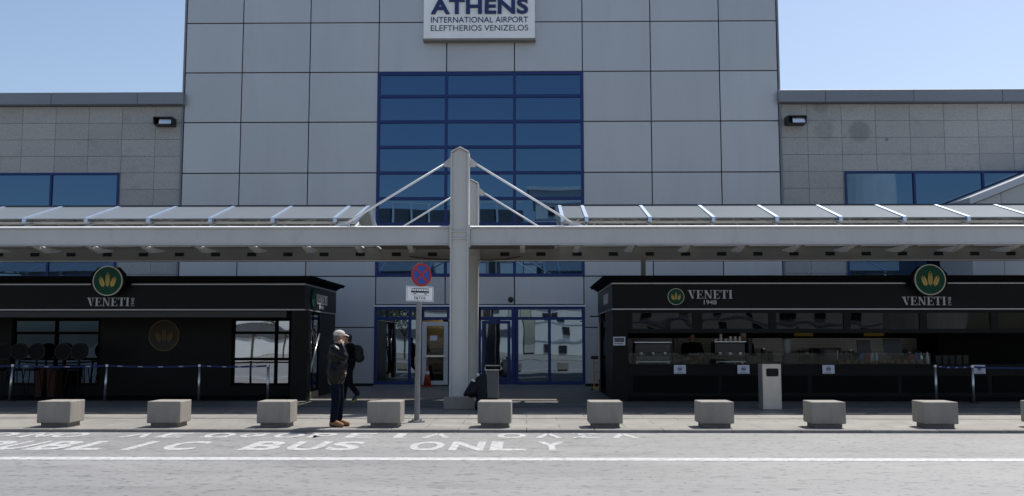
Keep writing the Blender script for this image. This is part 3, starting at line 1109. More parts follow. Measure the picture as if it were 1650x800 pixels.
# stays with gussets
for Yc in (YF, YR):
    for sg_, pxa in ((-1, 549), (1, 931)):
        gxx = gx(pxa, 360, YF)
        lug = (XCOL + sg_ * .32, Yc, gz(262, YF - .05, 740))
        end = (gxx - sg_ * .12, Yc, ZB1 + .10)
        st = MB()
        st.tube([lug, end], .026, 10)
        s_o = st.build('stay_rod', 'white', can, smooth=True)
        gp = MB()
        gp.prism_y([(gxx - sg_ * .22, ZB1), (gxx + sg_ * .22, ZB1), (gxx - sg_ * .10, ZB1 + .16), (gxx - sg_ * .19, ZB1 + .13)], Yc - .02, Yc + .02)
        gp.build('gusset', 'steel', s_o)
        lg = MB()
        lg.prism_y([(XCOL + sg_ * .216, lug[2] + .14), (XCOL + sg_ * .40, lug[2] - .02), (XCOL + sg_ * .37, lug[2] - .09), (XCOL + sg_ * .216, lug[2] - .10)], Yc - .05, Yc + .05)
        lg.build('lug', 'steelwarm', s_o)
# short brackets under the front beam
for px in [57 - 176, 57 - 88, 57, 144, 231, 318, 404, 490, 575, 660, 842, 930, 1018, 1108, 1197, 1285, 1373, 1461, 1550, 1640, 1728]:
    bx = gx(px, 400, YF)
    b = MB()
    b.prism_x([(YF - .05, ZB0 - .002), (YF + 1.2, ZB0 - .002), (YF + 1.2, ZB0 - .03), (YF + .55, ZB0 - .12), (YF + .10, ZB0 - .05)], bx - .06, bx + .06)
    b.build('bracket', 'steel', can)
hp = MB()
hxp = gx(1036.5, 430, YR - .3)
hp.box(hxp - .06, hxp + .06, YR - .36, YR - .24, 3.2, ZB0 + .3)
hp.build('roof_post', 'steelbeige', can)
cb = MB()
pts = [(XCOL - 1.7, YR - .2, ZB0 + .12), (XCOL - 1.2, YR - .22, ZB0 + .06), (XCOL - .6, YR - .22, ZB0 + .02), (XCOL - .2, YR - .25, ZB0 + .03)]
cb.tube(pts, .014, 6)
pts = [(XCOL + 1.4, YR - .2, ZB0 + .12), (XCOL + 1.0, YR - .22, ZB0 + .04), (XCOL + .6, YR - .22, ZB0 + .01), (XCOL + .24, YR - .25, ZB0 + .02)]
cb.tube(pts, .014, 6)
cb.build('cable', 'plasticblack', can)


# ------------------------------------------------------------------ kiosks
YQ = 25.3
KX = gx(491, 480, YQ)
FZ0, FZ1 = gz(500, YQ, 300), gz(456, YQ, 300)
CZ1 = gz(445, YQ - .22, 300)


def fascia_block(x0, x1, y0, y1, kiosk):
    """box band round the roof edge with a moulded cornice and two bright trim lines"""
    o = MB()
    o.box(x0, x1, y0, y1, FZ0, FZ1)
    fo = o.build('fascia', 'fascia', kiosk, bevel=.006, seg=1)
    c = MB()
    steps = ((0.04, FZ1 + .002, FZ1 + .05), (0.10, FZ1 + .05, FZ1 + .09), (0.20, FZ1 + .09, FZ1 + .14), (.24, FZ1 + .14, CZ1))
    for e, a, b in steps:
        c.box(x0 - e, x1 + e, y0 - e, y1 + e, a, b)
    c.build('cornice', 'blackmatt', kiosk)
    return fo


def trim(fo, x0, x1, y0, y1, z, gaps=(), t=.016):
    o = MB()
    xs = [x0 - .008]
    for a, b in gaps:
        xs += [a, b]
    xs.append(x1 + .008)
    for a, b in zip(xs[::2], xs[1::2]):
        o.box(a, b, y0 - .012, y0 - .002, z - t, z + t)
    for xx in (x0, x1):
        o.box(xx - .012 if xx == x0 else xx + .002, xx - .002 if xx == x0 else xx + .012, y0 + .002, y1, z - t, z + t)
    o.build('trim_line', 'trim', fo)


lk = thing('bakery_kiosk', 'black bakery kiosk with glazed seating front left of the entrance', 'kiosk', (KX, YQ, ZP))
LX0 = KX - 13
LYB = 29.5
fo = fascia_block(LX0, KX, YQ, LYB, lk)
ec = at(181, 453, YQ - .05)
er = 22.5 * YQ / FPX
trim(fo, LX0, KX, YQ, LYB, gz(458.5, YQ, 300), [(ec.x - er * 1.35, ec.x + er * 1.35)])
trim(fo, LX0, KX, YQ, LYB, gz(499.5, YQ, 300))
bp = MB()
bp.prism_y([(ec.x - er * 1.25, FZ1 - .1), (ec.x + er * 1.25, FZ1 - .1), (ec.x + er * 1.25, CZ1 + .04), (ec.x + er * .8, CZ1 + .22), (ec.x - er * .8, CZ1 + .22), (ec.x - er * 1.25, CZ1 + .04)], YQ - .28, YQ - .25)
bp.build('emblem_backing', 'blackmatt', lk)
emblem(ec.x, gz(453, YQ - .33, 181), YQ - .285, er, lk)
f_ = on_wall(YQ - .001)
serif_text('VENETI', gx(140, 487, YQ), gx(208.5, 487, YQ), gz(493.5, YQ, 180), gz(480, YQ, 180), f_, 'shop_lettering', 'letter', fo)
vx0, vx1, vz0, vz1 = gx(211.5, 487, YQ), gx(216.5, 487, YQ), gz(493.5, YQ, 180), gz(480.5, YQ, 180)
fit_text('1948', 0, 1, 0, 1, 'year_lettering', 'letter', fo, lambda u, v, w: (vx1 - v * (vx1 - vx0), YQ - .001 - w, vz0 + u * (vz1 - vz0)), depth=.01)
# lettering on the side facing the entrance
fs = lambda u, v, w: (KX + .001 + w, u, v)
ys0, ys1 = YQ + 1.35, YQ + 2.85
so = serif_text('VENETI', ys0, ys1, gz(490, 26.8, 520), gz(474.5, 26.8, 520), fs, 'shop_lettering', 'white', fo)
fit_text('1948', ys0 + .45, ys1 - .45, gz(498, 26.8, 520), gz(492, 26.8, 520), 'year_lettering', 'white', fo, fs, depth=.01)
gd = MB()
n = 24
cy, cz_ = YQ + 1.0, gz(481, 26.3, 515)
gd.solid([(KX + .002, cy + .27 * math.cos(2 * math.pi * k / n), cz_ + .27 * math.sin(2 * math.pi * k / n)) for k in range(n)],
         [(KX + .04, cy + .27 * math.cos(2 * math.pi * k / n), cz_ + .27 * math.sin(2 * math.pi * k / n)) for k in range(n)])
gd.build('emblem', 'green', fo)
# soffit beam, pillars, terrace wall
MB().box(LX0 + .05, KX - .5, YQ + .12, YQ + .3, gz(511.5, YQ + .12, 300), FZ0 - .002).build('soffit_beam', 'soffit', lk)
p0, p1 = gx(468, 570, YQ), gx(495, 570, YQ)
MB().box(p0, p1 - .002, YQ + .03, YQ + .45, ZP, FZ0 - .002).build('pillar', 'black', lk, bevel=.008, seg=1)
MB().box(KX - .45, KX - .012, 27.25, LYB - .02, ZP, FZ0 - .002).build('pillar', 'black', lk, bevel=.008, seg=1)
YT = 27.4
tx = lambda p: gx(p, 560, YT)
tw0, tw1 = gz(620, YT, 300), gz(515.5, YT, 300)
MB().box(LX0, KX - .47, YT + .5, LYB - .05, ZP, FZ0 - .003).build('rear_wall', 'blackmatt', lk)
wl = MB()
for a, b in ((LX0, tx(18)), (tx(161), tx(373)), (tx(469), KX - .47)):
    wl.box(a, b, YT, YT + .3, ZP, FZ0 - .003)
for a, b in ((tx(18), tx(161)), (tx(373), tx(469))):
    wl.box(a, b, YT + .004, YT + .3, ZP, tw0 - .03)
    wl.box(a, b, YT + .004, YT + .3, tw1 + .03, FZ0 - .003)
wl.build('terrace_wall', 'black', lk)
window(lk, tx(20), tx(159), tw0, tw1, [tx(88.5)], [gz(579, YT, 90), gz(537, YT, 90)], 'darkglass', yf=YT + .02, fw=.075)
window(lk, tx(375), tx(467), tw0, tw1, [tx(444)], [gz(579, YT, 420), gz(536.5, YT, 420)], 'kioskglass', yf=YT + .02, fw=.075)
dc = at(265, 541, YT)
emblem(dc.x, dc.z, YT - .001, 23.5 * YT / FPX, lk, 'dimbrown', 'dimgold', 'dimgold', .02)
# side glazing towards the passage
sgf = MB()
ya, yb = YQ + .47, 27.23
zs_ = [ZP + .22, gz(565, 26, 505), gz(535, 26, 505), FZ0 - .06]
for z in zs_:
    sgf.box(KX - .07, KX - .015, ya, yb, z - .035, z + .035)
for y_ in (ya + .035, (ya + yb) / 2, yb - .035):
    for a, b in zip(zs_[:-1], zs_[1:]):
        sgf.box(KX - .068, KX - .017, y_ - .035, y_ + .035, a + .035, b - .035)
sf = sgf.build('window', 'blackmatt', lk)
for y0_, y1_ in ((ya + .07, (ya + yb) / 2 - .035), ((ya + yb) / 2 + .035, yb - .07)):
    for a, b in zip(zs_[:-1], zs_[1:]):
        MB().box(KX - .05, KX - .035, y0_, y1_, a + .035, b - .035).build('pane', 'kioskglass', sf)
MB().box(KX - .10, KX - .012, ya, yb, ZP, ZP + .18).build('skirting', 'skirt', lk)
arm = MB()
arm.tube([(KX + .02, YQ + .75, gz(600, 26, 500)), (KX + .05, YQ + 1.15, gz(565, 26.3, 505)), (KX + .03, YQ + 1.75, gz(538, 26.8, 513))], .028, 8)
arm.tube([(KX + .02, YQ + .55, gz(520, 26, 500)), (KX + .05, YQ + 1.3, gz(560, 26.5, 508))], .02, 8)
arm.build('awning_arm', 'chrome', lk, smooth=True)
MB().box(LX0, KX - .1, YQ + .02, YT - .02, ZP - .02, ZP + .012).build('terrace_floor', 'blackmatt', lk)

# stools with round backs behind the barrier
st0 = None
for i, (px, yy) in enumerate(((1, 26.1), (25, 25.95), (53, 26.0), (96, 26.05), (122, 25.9))):
    c = at(px, 571, yy)
    lab = ['dark round backed stool at the left frame edge before the kiosk window', 'dark round backed stool second from the left before the kiosk window', 'dark round backed stool in the middle of the row of five',
           'dark round backed stool second from the right of the row of five', 'dark round backed stool at the right end of the row of five'][i]
    if st0 is None:
        st0 = thing('bar_stool', lab, 'stool', (0, 0, 0), 0, 'round backed stools at the kiosk window')
        MB().disc_y(0, 1.25, .20, .24, .215, 28).build('backrest', 'chairdark', st0)
        MB().disc_y(0, 1.25, .19, .25, .205, 28, r2=.232).build('back_rim', 'chairrim', st0)
        MB().prism_z([(.2 * math.cos(2 * math.pi * k / 20), .2 * math.sin(2 * math.pi * k / 20)) for k in range(20)], .74, .80).build('seat', 'chairdark', st0)
        MB().bar((0, .21, .77), (0, .225, 1.06), .05, .02).build('back_post', 'chairdark', st0)
        for sx_ in (-1, 1):
            for sy_ in (-1, 1):
                MB().tube([(sx_ * .13, sy_ * .13, .74), (sx_ * .21, sy_ * .21, 0)], .014, 8).build('leg', 'chairdark', st0)
        MB().disc_y(0, 0, 0, .001, .2).bm.free()
        s = st0
    else:
        s = copy_tree(st0)
        s['label'] = lab
    s.location = (c.x, yy, ZP + .012)
# terracotta crates under the stools
for i, (a, b) in enumerate(((60, 76), (80, 98))):
    xx0, xx1 = gx(a, 600, 26.9), gx(b, 600, 26.9)
    zz0, zz1 = gz(614, 26.9, 80), gz(594, 26.9, 80)
    cr = thing('planter_box', ['terracotta planter box left of its twin behind the stools', 'terracotta planter box right of its twin behind the stools'][i], 'planter', ((xx0 + xx1) / 2, 26.9, ZP + .012), 0, 'terracotta planters on the terrace')
    o = MB()
    o.prism_y([(xx0 + .04, ZP + .012), (xx1 - .04, ZP + .012), (xx1, zz1), (xx0, zz1)], 26.7, 27.1)
    o.build('pot', 'terracotta', cr, bevel=.01)
    MB().box(xx0 - .015, xx1 + .015, 26.68, 27.12, zz1 + .001, zz1 + .06).build('rim', 'terracotta', cr, bevel=.008)

# ---- right kiosk
RX = gx(986.5, 480, YQ)
RYB = 30.4
RX1 = RX + 13
rk = thing('bakery_kiosk', 'black bakery kiosk with open serving counter right of the entrance', 'kiosk', (RX, YQ, ZP))
fo = fascia_block(RX, RX1, YQ, RYB, rk)
ec = at(1491.5, 451, YQ - .05)
er = 23 * YQ / FPX
trim(fo, RX, RX1, YQ, RYB, gz(457, YQ, 1100), [(ec.x - er * 1.35, ec.x + er * 1.35)])
trim(fo, RX, RX1, YQ, RYB, gz(498.5, YQ, 1100))
bp = MB()
bp.prism_y([(ec.x - er * 1.25, FZ1 - .1), (ec.x + er * 1.25, FZ1 - .1), (ec.x + er * 1.25, CZ1 + .04), (ec.x + er * .8, CZ1 + .22), (ec.x - er * .8, CZ1 + .22), (ec.x - er * 1.25, CZ1 + .04)], YQ - .28, YQ - .25)
bp.build('emblem_backing', 'blackmatt', rk)
emblem(ec.x, gz(451, YQ - .33, 1491), YQ - .285, er, rk)
ec2 = at(1089, 478.5, YQ)
emblem(ec2.x, ec2.z, YQ - .001, 12.5 * YQ / FPX, rk, th=.03)
serif_text('VENETI', gx(1453, 485, YQ), gx(1524, 485, YQ), gz(492, YQ, 1490), gz(478.5, YQ, 1490), f_, 'shop_lettering', 'letter', fo)
vx0, vx1, vz0, vz1 = gx(1527.5, 487, YQ), gx(1532.5, 487, YQ), gz(492, YQ, 1490), gz(479, YQ, 1490)
fit_text('1948', 0, 1, 0, 1, 'year_lettering', 'letter', fo, lambda u, v, w: (vx1 - v * (vx1 - vx0), YQ - .001 - w, vz0 + u * (vz1 - vz0)), depth=.01)
serif_text('VENETI', gx(1108, 475, YQ), gx(1180, 475, YQ), gz(481.5, YQ, 1140), gz(468, YQ, 1140), f_, 'shop_lettering', 'letter', fo)
fit_text('1948', gx(1134, 487, YQ), gx(1154.5, 487, YQ), gz(491, YQ, 1140), gz(483.8, YQ, 1140), 'year_lettering', 'letter', fo, f_, bold=.01)
# lettering plate on the side facing the entrance
MB().box(RX - .02, RX - .002, YQ + 1.2, YQ + 2.6, gz(490, 27, 972), gz(474, 27, 972)).build('side_plate', 'letter', fo)
qx = lambda p, yy=YQ: gx(p, 560, yy)
pil1 = qx(1012)
MB().box(RX + .01, pil1, YQ + .02, YQ + .42, ZP, FZ0 - .002).build('pillar', 'black', rk, bevel=.008, seg=1)
# side wall with door
MB().box(RX + .02, RX + .2, YQ + .44, YQ + 2.6, ZP, FZ0 - .002).build('side_wall', 'black', rk)
MB().box(RX + .02, RX + .2, YQ + 4.3, RYB - .02, ZP, FZ0 - .002).build('side_wall', 'black', rk)
sd = MB()
for a, b in ((YQ + 2.62, YQ + 2.72), (YQ + 4.18, YQ + 4.28)):
    sd.box(RX + .03, RX + .1, a, b, ZP + .01, FZ0 - .12)
sd.box(RX + .03, RX + .1, YQ + 2.72, YQ + 4.18, FZ0 - .22, FZ0 - .12)
sd.box(RX + .03, RX + .1, YQ + 2.72, YQ + 4.18, ZP + .01, ZP + .12)
sdo = sd.build('side_door', 'blackmatt', rk)
MB().box(RX + .055, RX + .07, YQ + 2.72, YQ + 4.18, ZP + .12, FZ0 - .22).build('pane', 'darkglass', sdo)
MB().tube([(RX - .06, YQ + 3.95, gz(611, YQ + 3.95, 968)), (RX - .06, YQ + 3.95, gz(521, YQ + 3.95, 968))], .028, 10).build('handle', 'chrome', sdo)
MB().box(RX - .28, RX + .02, YQ + 4.6, YQ + 4.66, gz(511, 29.9, 960), gz(509, 29.9, 960)).build('bracket', 'blackmatt', rk)
# counter front with panels
CT = gz(589.5, YQ, 1200)
cf = MB()
cf.box(pil1 + .002, RX1, YQ + .04, YQ + .7, ZP, CT)
cfo = cf.build('counter', 'black', rk)
pn = MB()
xx = pil1 + .12
while xx < RX1 - 2.4:
    pn.box(xx, xx + 2.2, YQ + .012, YQ + .038, ZP + .22, CT - .26)
    xx += 2.32
pn.build('counter_panel', 'blackmatt', cfo, bevel=.004, seg=1)
MB().box(pil1 + .004, RX1, YQ - .02, YQ + .72, CT + .001, CT + .035).build('counter_top', 'fascia', cfo)
MB().box(pil1 + .01, RX1, YQ - .01, YQ + .02, ZP, ZP + .12).build('plinth', 'blackmatt', cfo)
GT = gz(570, YQ, 1200)
gl = MB()
gl.box(pil1 + .02, qx(1500), YQ + .05, YQ + .058, CT + .036, GT)
gl.box(pil1 + .02, qx(1500), YQ + .046, YQ + .062, GT, GT + .012)
gl.build('display_glass', M['counterglass'], rk)
# transom lights over the serving opening
T0, T1 = gz(530, YQ, 1200), gz(504.5, YQ, 1200)
hd = MB()
edges = [1012, 1020, 1117, 1133, 1241, 1253, 1362, 1373, 1485, 1497, 1600, 1612, 1760]
hd.box(pil1 + .002, RX1, YQ + .05, YQ + .2, gz(537, YQ, 1200), T0)
hd.box(pil1 + .002, RX1, YQ + .05, YQ + .2, T1, FZ0 - .002)
for a, b in zip(edges[::2], edges[1::2]):
    hd.box(max(qx(a), pil1 + .002), qx(b), YQ + .052, YQ + .2, T0, T1)
ho = hd.build('header_frame', 'black', rk)
for a, b in zip(edges[1::2], edges[2::2]):
    MB().box(qx(a), qx(b), YQ + .09, YQ + .11, T0, T1).build('transom_pane', 'dimglass', ho)
# solid right end part of the shop, back wall, ceiling
MB().box(qx(1560), RX1 - .02, YQ + 1.8, RYB - .1, ZP, FZ0 - .003).build('store_wall', 'blackmatt', rk)
YBK = 28.6
bt = MB()
xw0, xw1 = gx(1010, 555, YBK), gx(1500, 555, YBK)
zt0, zt1 = 1.0, gz(545, YBK, 1200)
r_i = 0
z = zt0
while z < zt1 - .01:
    xx = xw0 - (.15 if r_i % 2 else 0)
    zz = min(z + .1, zt1)
    while xx < xw1:
        bt.box(max(xx, xw0) + .002, min(xx + .3, xw1) - .002, YBK, YBK + .02, z + .002, zz - .002)
        xx += .3
    z += .1
    r_i += 1
bt.build('wall_tiles', 'tile', rk)
MB().box(RX + .22, qx(1560) - .01, YBK + .03, YBK + .2, ZP, FZ0 - .003).build('rear_wall', 'blackmatt', rk)
MB().box(xw0, xw1, YBK - .3, YBK + .025, zt1 + .05, zt1 + .5).build('menu_board', 'blackmatt', rk)
for a, b in ((1280, 1310), (1392, 1424)):
    MB().box(gx(a, 540, YBK - .3), gx(b, 540, YBK - .3), YBK - .32, YBK - .305, gz(542, YBK - .3, 1300), gz(535, YBK - .3, 1300)).build('menu_card', 'yellow', rk)
# working counter behind
WC = 1.02
MB().box(xw0, xw1, YBK - .75, YBK - .01, ZP, WC).build('back_counter', 'oven', rk)
MB().box(RX + .21, qx(1560), YQ + .7, YBK, ZP - .02, ZP + .012).build('shop_floor', 'blackmatt', rk)
# lit spot lamps
for i, px in enumerate((1216, 1332)):
    c = at(px, 517.5, YQ + .33)
    lp = thing('spot_lamp', ['lit spot lamp glowing behind the second transom pane', 'lit spot lamp glowing behind the third transom pane'][i], 'lamp', c, 0, 'lit spot lamps in the kiosk')
    c2 = Vector((c.x, YQ + .03, c.z))
    MB().tube([(c.x, YQ + .33, c.z + .03), (c.x, YQ + .33, FZ0 - .004)], .006, 8).build('stem', 'plasticblack', lp)
    MB().ell((c.x, YQ + .33, c.z), (.055, .035, .026)).build('bulb', 'lampglow', lp, smooth=True)


def item(name, label, cat, px0, px1, py0, py1, Y, zbase=None, group=None):
    a, b = at(px0, py1, Y), at(px1, py0, Y)
    z0 = a.z if zbase is None else zbase
    return thing(name, label, cat, ((a.x + b.x) / 2, Y, z0), 0, group), a.x, b.x, z0, b.z


YC = YQ + .50     # things standing on the serving counter
CTT = CT + .0355
# espresso machine
def espresso(px0, px1, py0, lab, body):
    t, x0, x1, z0, z1 = item('espresso_machine', lab, 'coffee machine', px0, px1, py0, 570, YC + .1, CTT, 'espresso machines on the counter')
    y0 = YC - .12
    MB().box(x0, x1, y0 + .05, YC + .5, z0 + .08, z1).build('body', 'oven', t, bevel=.03)
    MB().box(x0 + .03, x1 - .03, y0 + .03, y0 + .049, z0 + .10, z0 + .2).build('front_band', body, t)
    MB().box(x0 - .02, x1 + .02, y0, YC + .52, z1 + .001, z1 + .03).build('cup_rail', 'chrome', t, bevel=.008)
    MB().box(x0 + .02, x1 - .02, y0 - .05, YC + .3, z0 + .04, z0 + .075).build('drip_tray', 'chrome', t)
    for k in range(3):
        gxp = x0 + (x1 - x0) * (k + .5) / 3
        hd_ = MB().tube([(gxp, y0 + .03, z0 + .22), (gxp, y0 + .03, z0 + .30)], .04, 10).build('brew_group', 'chrome', t)
        MB().tube([(gxp, y0 + .0, z0 + .235), (gxp, y0 - .14, z0 + .21)], .014, 8).build('handle', 'plasticblack', hd_)
    for sx_ in (x0 + .06, x1 - .06):
        MB().box(sx_ - .025, sx_ + .025, y0 + .1, y0 + .15, z0, z0 + .04).build('foot', 'chrome', t)
    return x0, x1, z1 + .03


espresso(1022, 1079, 553, 'long silver espresso machine at the left end of the counter', 'galv')
ex0, ex1, ez = espresso(1150, 1198, 552, 'dark espresso machine topped with stacked white cups', 'oven')
for i in range(6):
    c = MB()
    cx = ex0 + .08 + i * (ex1 - ex0 - .16) / 5
    for k in range(1 + i % 2 + (i in (1, 4))):
        c.tube([(cx, YC + .15, ez + .065 * k), (cx, YC + .15, ez + .06 + .065 * k)], .04, 12, radii=[.028, .042])
    lab = ['first cup stack from the left on the dark espresso machine', 'second cup stack from the left on the dark espresso machine', 'third cup stack from the left on the dark espresso machine',
           'third cup stack from the right on the dark espresso machine', 'second cup stack from the right on the dark espresso machine', 'rightmost cup stack on the dark espresso machine'][i]
    tag(c.build('cup_stack', 'cup'), lab, 'cups', 'cup stacks on the espresso machine')
for i, (a, b, lab) in enumerate(((1084, 1092, 'coffee grinder beside the silver espresso machine'), (1204, 1212, 'coffee grinder beside the dark espresso machine'), (1262, 1275, 'blender with a pale jug on the counter by the bin'))):
    t, x0, x1, z0, z1 = item('coffee_grinder' if i < 2 else 'blender', lab, 'grinder' if i < 2 else 'blender', a, b, 547, 570, YC + .1, CTT)
    cx = (x0 + x1) / 2
    w_ = (x1 - x0) / 2
    MB().box(x0, x1, YC, YC + .25, z0, z0 + .22).build('base', 'oven', t, bevel=.015)
    MB().tube([(cx, YC + .12, z0 + .221), (cx, YC + .12, z1)], .1, 14, radii=[w_ * .6, w_ * 1.1]).build('hopper' if i < 2 else 'jug', 'dimbrown' if i < 2 else 'galv', t)
    MB().tube([(cx, YC + .12, z1 + .001), (cx, YC + .12, z1 + .03)], w_ * 1.12, 14).build('lid', 'plasticblack', t)
for i, px in enumerate((1120, 1130, 1141, 1230, 1241, 1290, 1300, 1308, 1362, 1371, 1380, 1456, 1466, 1478)):
    c = at(px, 565, YBK - .35)
    hj = (.24, .30, .21, .34)[i % 4]
    t = thing('storage_jar', 'dark storage jar in the row in front of the white tiles', 'jar', (c.x, YBK - .35, WC), 0, 'storage jars on the back counter')
    MB().tube([(c.x, YBK - .35, WC), (c.x, YBK - .35, WC + hj)], .075 + .01 * (i % 3), 14).build('jar_body', ('oven', 'soffit', 'plasticblack')[i % 3], t)
    MB().tube([(c.x, YBK - .35, WC + hj + .001), (c.x, YBK - .35, WC + hj + .035)], .07, 14).build('lid', ('chrome', 'plasticblack', 'galv')[i % 3], t)
# oven, tills, bottles, boxes
t, x0, x1, z0, z1 = item('microwave_oven', 'dark microwave oven in front of the white tiles', 'microwave', 1316, 1350, 553, 570, YBK - .4, WC)
MB().box(x0, x1, YBK - .65, YBK - .1, z0, z0 + .38).build('body', 'oven', t, bevel=.01)
MB().box(x0 + .03, x1 - .15, YBK - .662, YBK - .651, z0 + .05, z0 + .33).build('door_glass', 'screen', t)
MB().box(x1 - .12, x1 - .09, YBK - .68, YBK - .655, z0 + .06, z0 + .32).build('handle', 'chrome', t)
for i, (a, b, py) in enumerate(((1382, 1402, 548), (1425, 1452, 546))):
    t, x0, x1, z0, z1 = item('till_screen', ['black till screen left of the coffee jars', 'black till screen right of the coffee jars'][i], 'till', a, b, py, 572, YC + .15, CTT, 'till screens on the counter')
    cx = (x0 + x1) / 2
    MB().box(cx - .13, cx + .13, YC + .05, YC + .28, z0, z0 + .05).build('base', 'plasticblack', t, bevel=.01)
    MB().box(cx - .03, cx + .03, YC + .15, YC + .19, z0 + .05, z0 + .3).build('stand', 'plasticblack', t)
    o = MB()
    o.solid([(x0, YC + .10, z0 + .2), (x1, YC + .10, z0 + .2), (x1, YC + .18, z1), (x0, YC + .18, z1)], [(x0, YC + .14, z0 + .2), (x1, YC + .14, z0 + .2), (x1, YC + .22, z1), (x0, YC + .22, z1)])
    o.build('monitor', 'plasticblack', t)
for i, (px, m_, lab) in enumerate(((1388, 'bluebottle', 'blue water bottle left of the red boxes on the counter'), (1476, 'bluebottle', 'blue water bottle near the counter end'), (1405, 'cup', 'pale syrup jar between the till screens'),
                                   (1412, 'cup', 'second pale syrup jar between the till screens'), (1484, 'chrome', 'steel shaker near the counter end'), (1494, 'cup', 'pale carton beside the steel shaker'))):
    t, x0, x1, z0, z1 = item('bottle', lab, 'bottle', px - 3, px + 3, 562, 580, YC - .1, CTT)
    cx = (x0 + x1) / 2
    MB().tube([(cx, YC - .1, z0), (cx, YC - .1, z0 + .19), (cx, YC - .1, z0 + .24), (cx, YC - .1, z0 + .30)], .04, 12, radii=[.042, .042, .018, .016]).build('bottle_body', m_, t, smooth=True)
    MB().tube([(cx, YC - .1, z0 + .301), (cx, YC - .1, z0 + .325)], .02, 10).build('cap', 'plasticblack', t)
for i, (a, b, lab) in enumerate(((1392, 1402, 'red carton beside the left till screen'), (1464, 1473, 'red carton beside the right till screen'))):
    x0, x1 = gx(a, 575, YC), gx(b, 575, YC)
    o = MB().box(x0, x1, YC - .1, YC + .05, CTT, CTT + .2)
    o.prism_y([(x0, CTT + .201), (x1, CTT + .201), ((x0 + x1) / 2, CTT + .26)], YC - .1, YC + .05)
    tag(o.build('carton', 'redbox'), lab, 'carton', 'red cartons on the counter')
for i in range(12):
    px = 1352 + i * 11.5
    c = at(px, 582, YC)
    o = MB()
    o.ell((c.x, YC - .15, CTT + .035), (.075, .05, .035), 10)
    o.ell((c.x + .02, YC - .10, CTT + .075), (.06, .045, .03), 10)
    tag(o.build('pastry', 'pastry', smooth=True), 'brown pastries laid out under the counter display glass', 'pastry', 'pastries under the display glass')
for i in range(5):
    c = at(1510 + i * 11, 575, YC)
    o = MB()
    for k in range(3):
        z_ = CTT + .075 * k
        o.solid([(c.x - .06, YC - .08, z_ + .002), (c.x + .06, YC - .08, z_ + .002), (c.x + .06, YC + .1, z_ + .002), (c.x - .06, YC + .1, z_ + .002)],
                [(c.x - .08, YC - .1, z_ + .07), (c.x + .08, YC - .1, z_ + .07), (c.x + .08, YC + .12, z_ + .07), (c.x - .08, YC + .12, z_ + .07)])
    tag(o.build('cup_tray', 'soffit'), 'grey stacked takeaway tray at the far end of the counter', 'tray', 'stacked takeaway trays')
# paper notices taped on the counter front
for i, (px, lab) in enumerate(((1095.5, 'white paper notice at the left end of the counter front'), (1198, 'white paper notice on the counter left of the steel bin'), (1335, 'white paper notice on the counter right of the steel bin'), (1578, 'white paper notice behind the belt posts'))):
    yy = YQ - .028
    a, b = at(px - 9.5, 602.5, yy), at(px + 9.5, 588.5, yy)
    t = thing('paper_notice', lab, 'notice', (px and (a.x + b.x) / 2, yy, a.z), 0, 'paper notices on the counter front')
    MB().box(a.x, b.x, yy, yy + .004, a.z, b.z).build('sheet', 'paper', t)
    o = MB()
    o.disc_y((a.x + b.x) / 2, (a.z + b.z) / 2 + .01, yy - .002, yy - .0005, .048, 20, r2=.062)
    o.box((a.x + b.x) / 2 - .035, (a.x + b.x) / 2 + .035, yy - .002, yy - .0005, (a.z + b.z) / 2 - .012, (a.z + b.z) / 2 + .03)
    o.box(a.x + .06, b.x - .06, yy - .002, yy - .0005, a.z + .02, a.z + .03)
    o.build('print', 'navygrey', t)
# wall terminal on the pillar
a, b = at(988.5, 557, YQ - .03), at(1007.5, 543, YQ - .03)
t = thing('wall_terminal', 'white framed display panel on the left pillar of the serving kiosk', 'display', ((a.x + b.x) / 2, YQ - .03, a.z))
MB().box(a.x, b.x, YQ - .03, YQ + .018, a.z, b.z).build('case', 'paper', t, bevel=.008)
MB().box(a.x + .025, b.x - .025, YQ - .034, YQ - .0305, a.z + .085, b.z - .025).build('screen', 'screen', t)
o = MB()
for k in range(4):
    xx = a.x + .04 + k * (b.x - a.x - .08) / 4
    o.box(xx, xx + .04, YQ - .034, YQ - .0305, a.z + .03, a.z + .06)
o.build('keys', 'ink', t)

# ------------------------------------------------------------------ street furniture
bol = None
names = ['concrete block bollard leftmost in the row along the kerb', 'concrete block bollard second from the left along the kerb', 'concrete block bollard left of the man in the cap',
         'concrete block bollard between the man in the cap and the sign pole', 'concrete block bollard in front of the dark bundle and column', 'concrete block bollard before the left corner of the serving kiosk',
         'concrete block bollard left of the steel waste bin', 'concrete block bollard right of the steel waste bin', 'concrete block bollard in front of the two belt posts', 'concrete block bollard cut off by the right frame edge',
         ]
YBO = 17.77
for i in range(10):
    px = [86, 263, 440, 618, 797, 976.5, 1156, 1336, 1518, 1699][i]
    X = gx(px, 668, YBO - .3)
    if bol is None:
        bol = thing('concrete_bollard', names[0], 'bollard', (0, 0, 0), 0, 'concrete bollards along the kerb')
        MB().box(-.30, .30, -.30, .30, .075, .465).build('block', 'concrete', bol, bevel=.022, seg=3)
        MB().box(-.245, .245, -.245, .245, -.005, .08).build('foot', 'concretebase', bol, bevel=.006)
        o = bol
    else:
        o = copy_tree(bol)
        o['label'] = names[i]
    o.location = (X, YBO + random.uniform(-.02, .02), ZP)
    o.rotation_euler = (0, 0, R(random.uniform(-1.6, 1.6)))

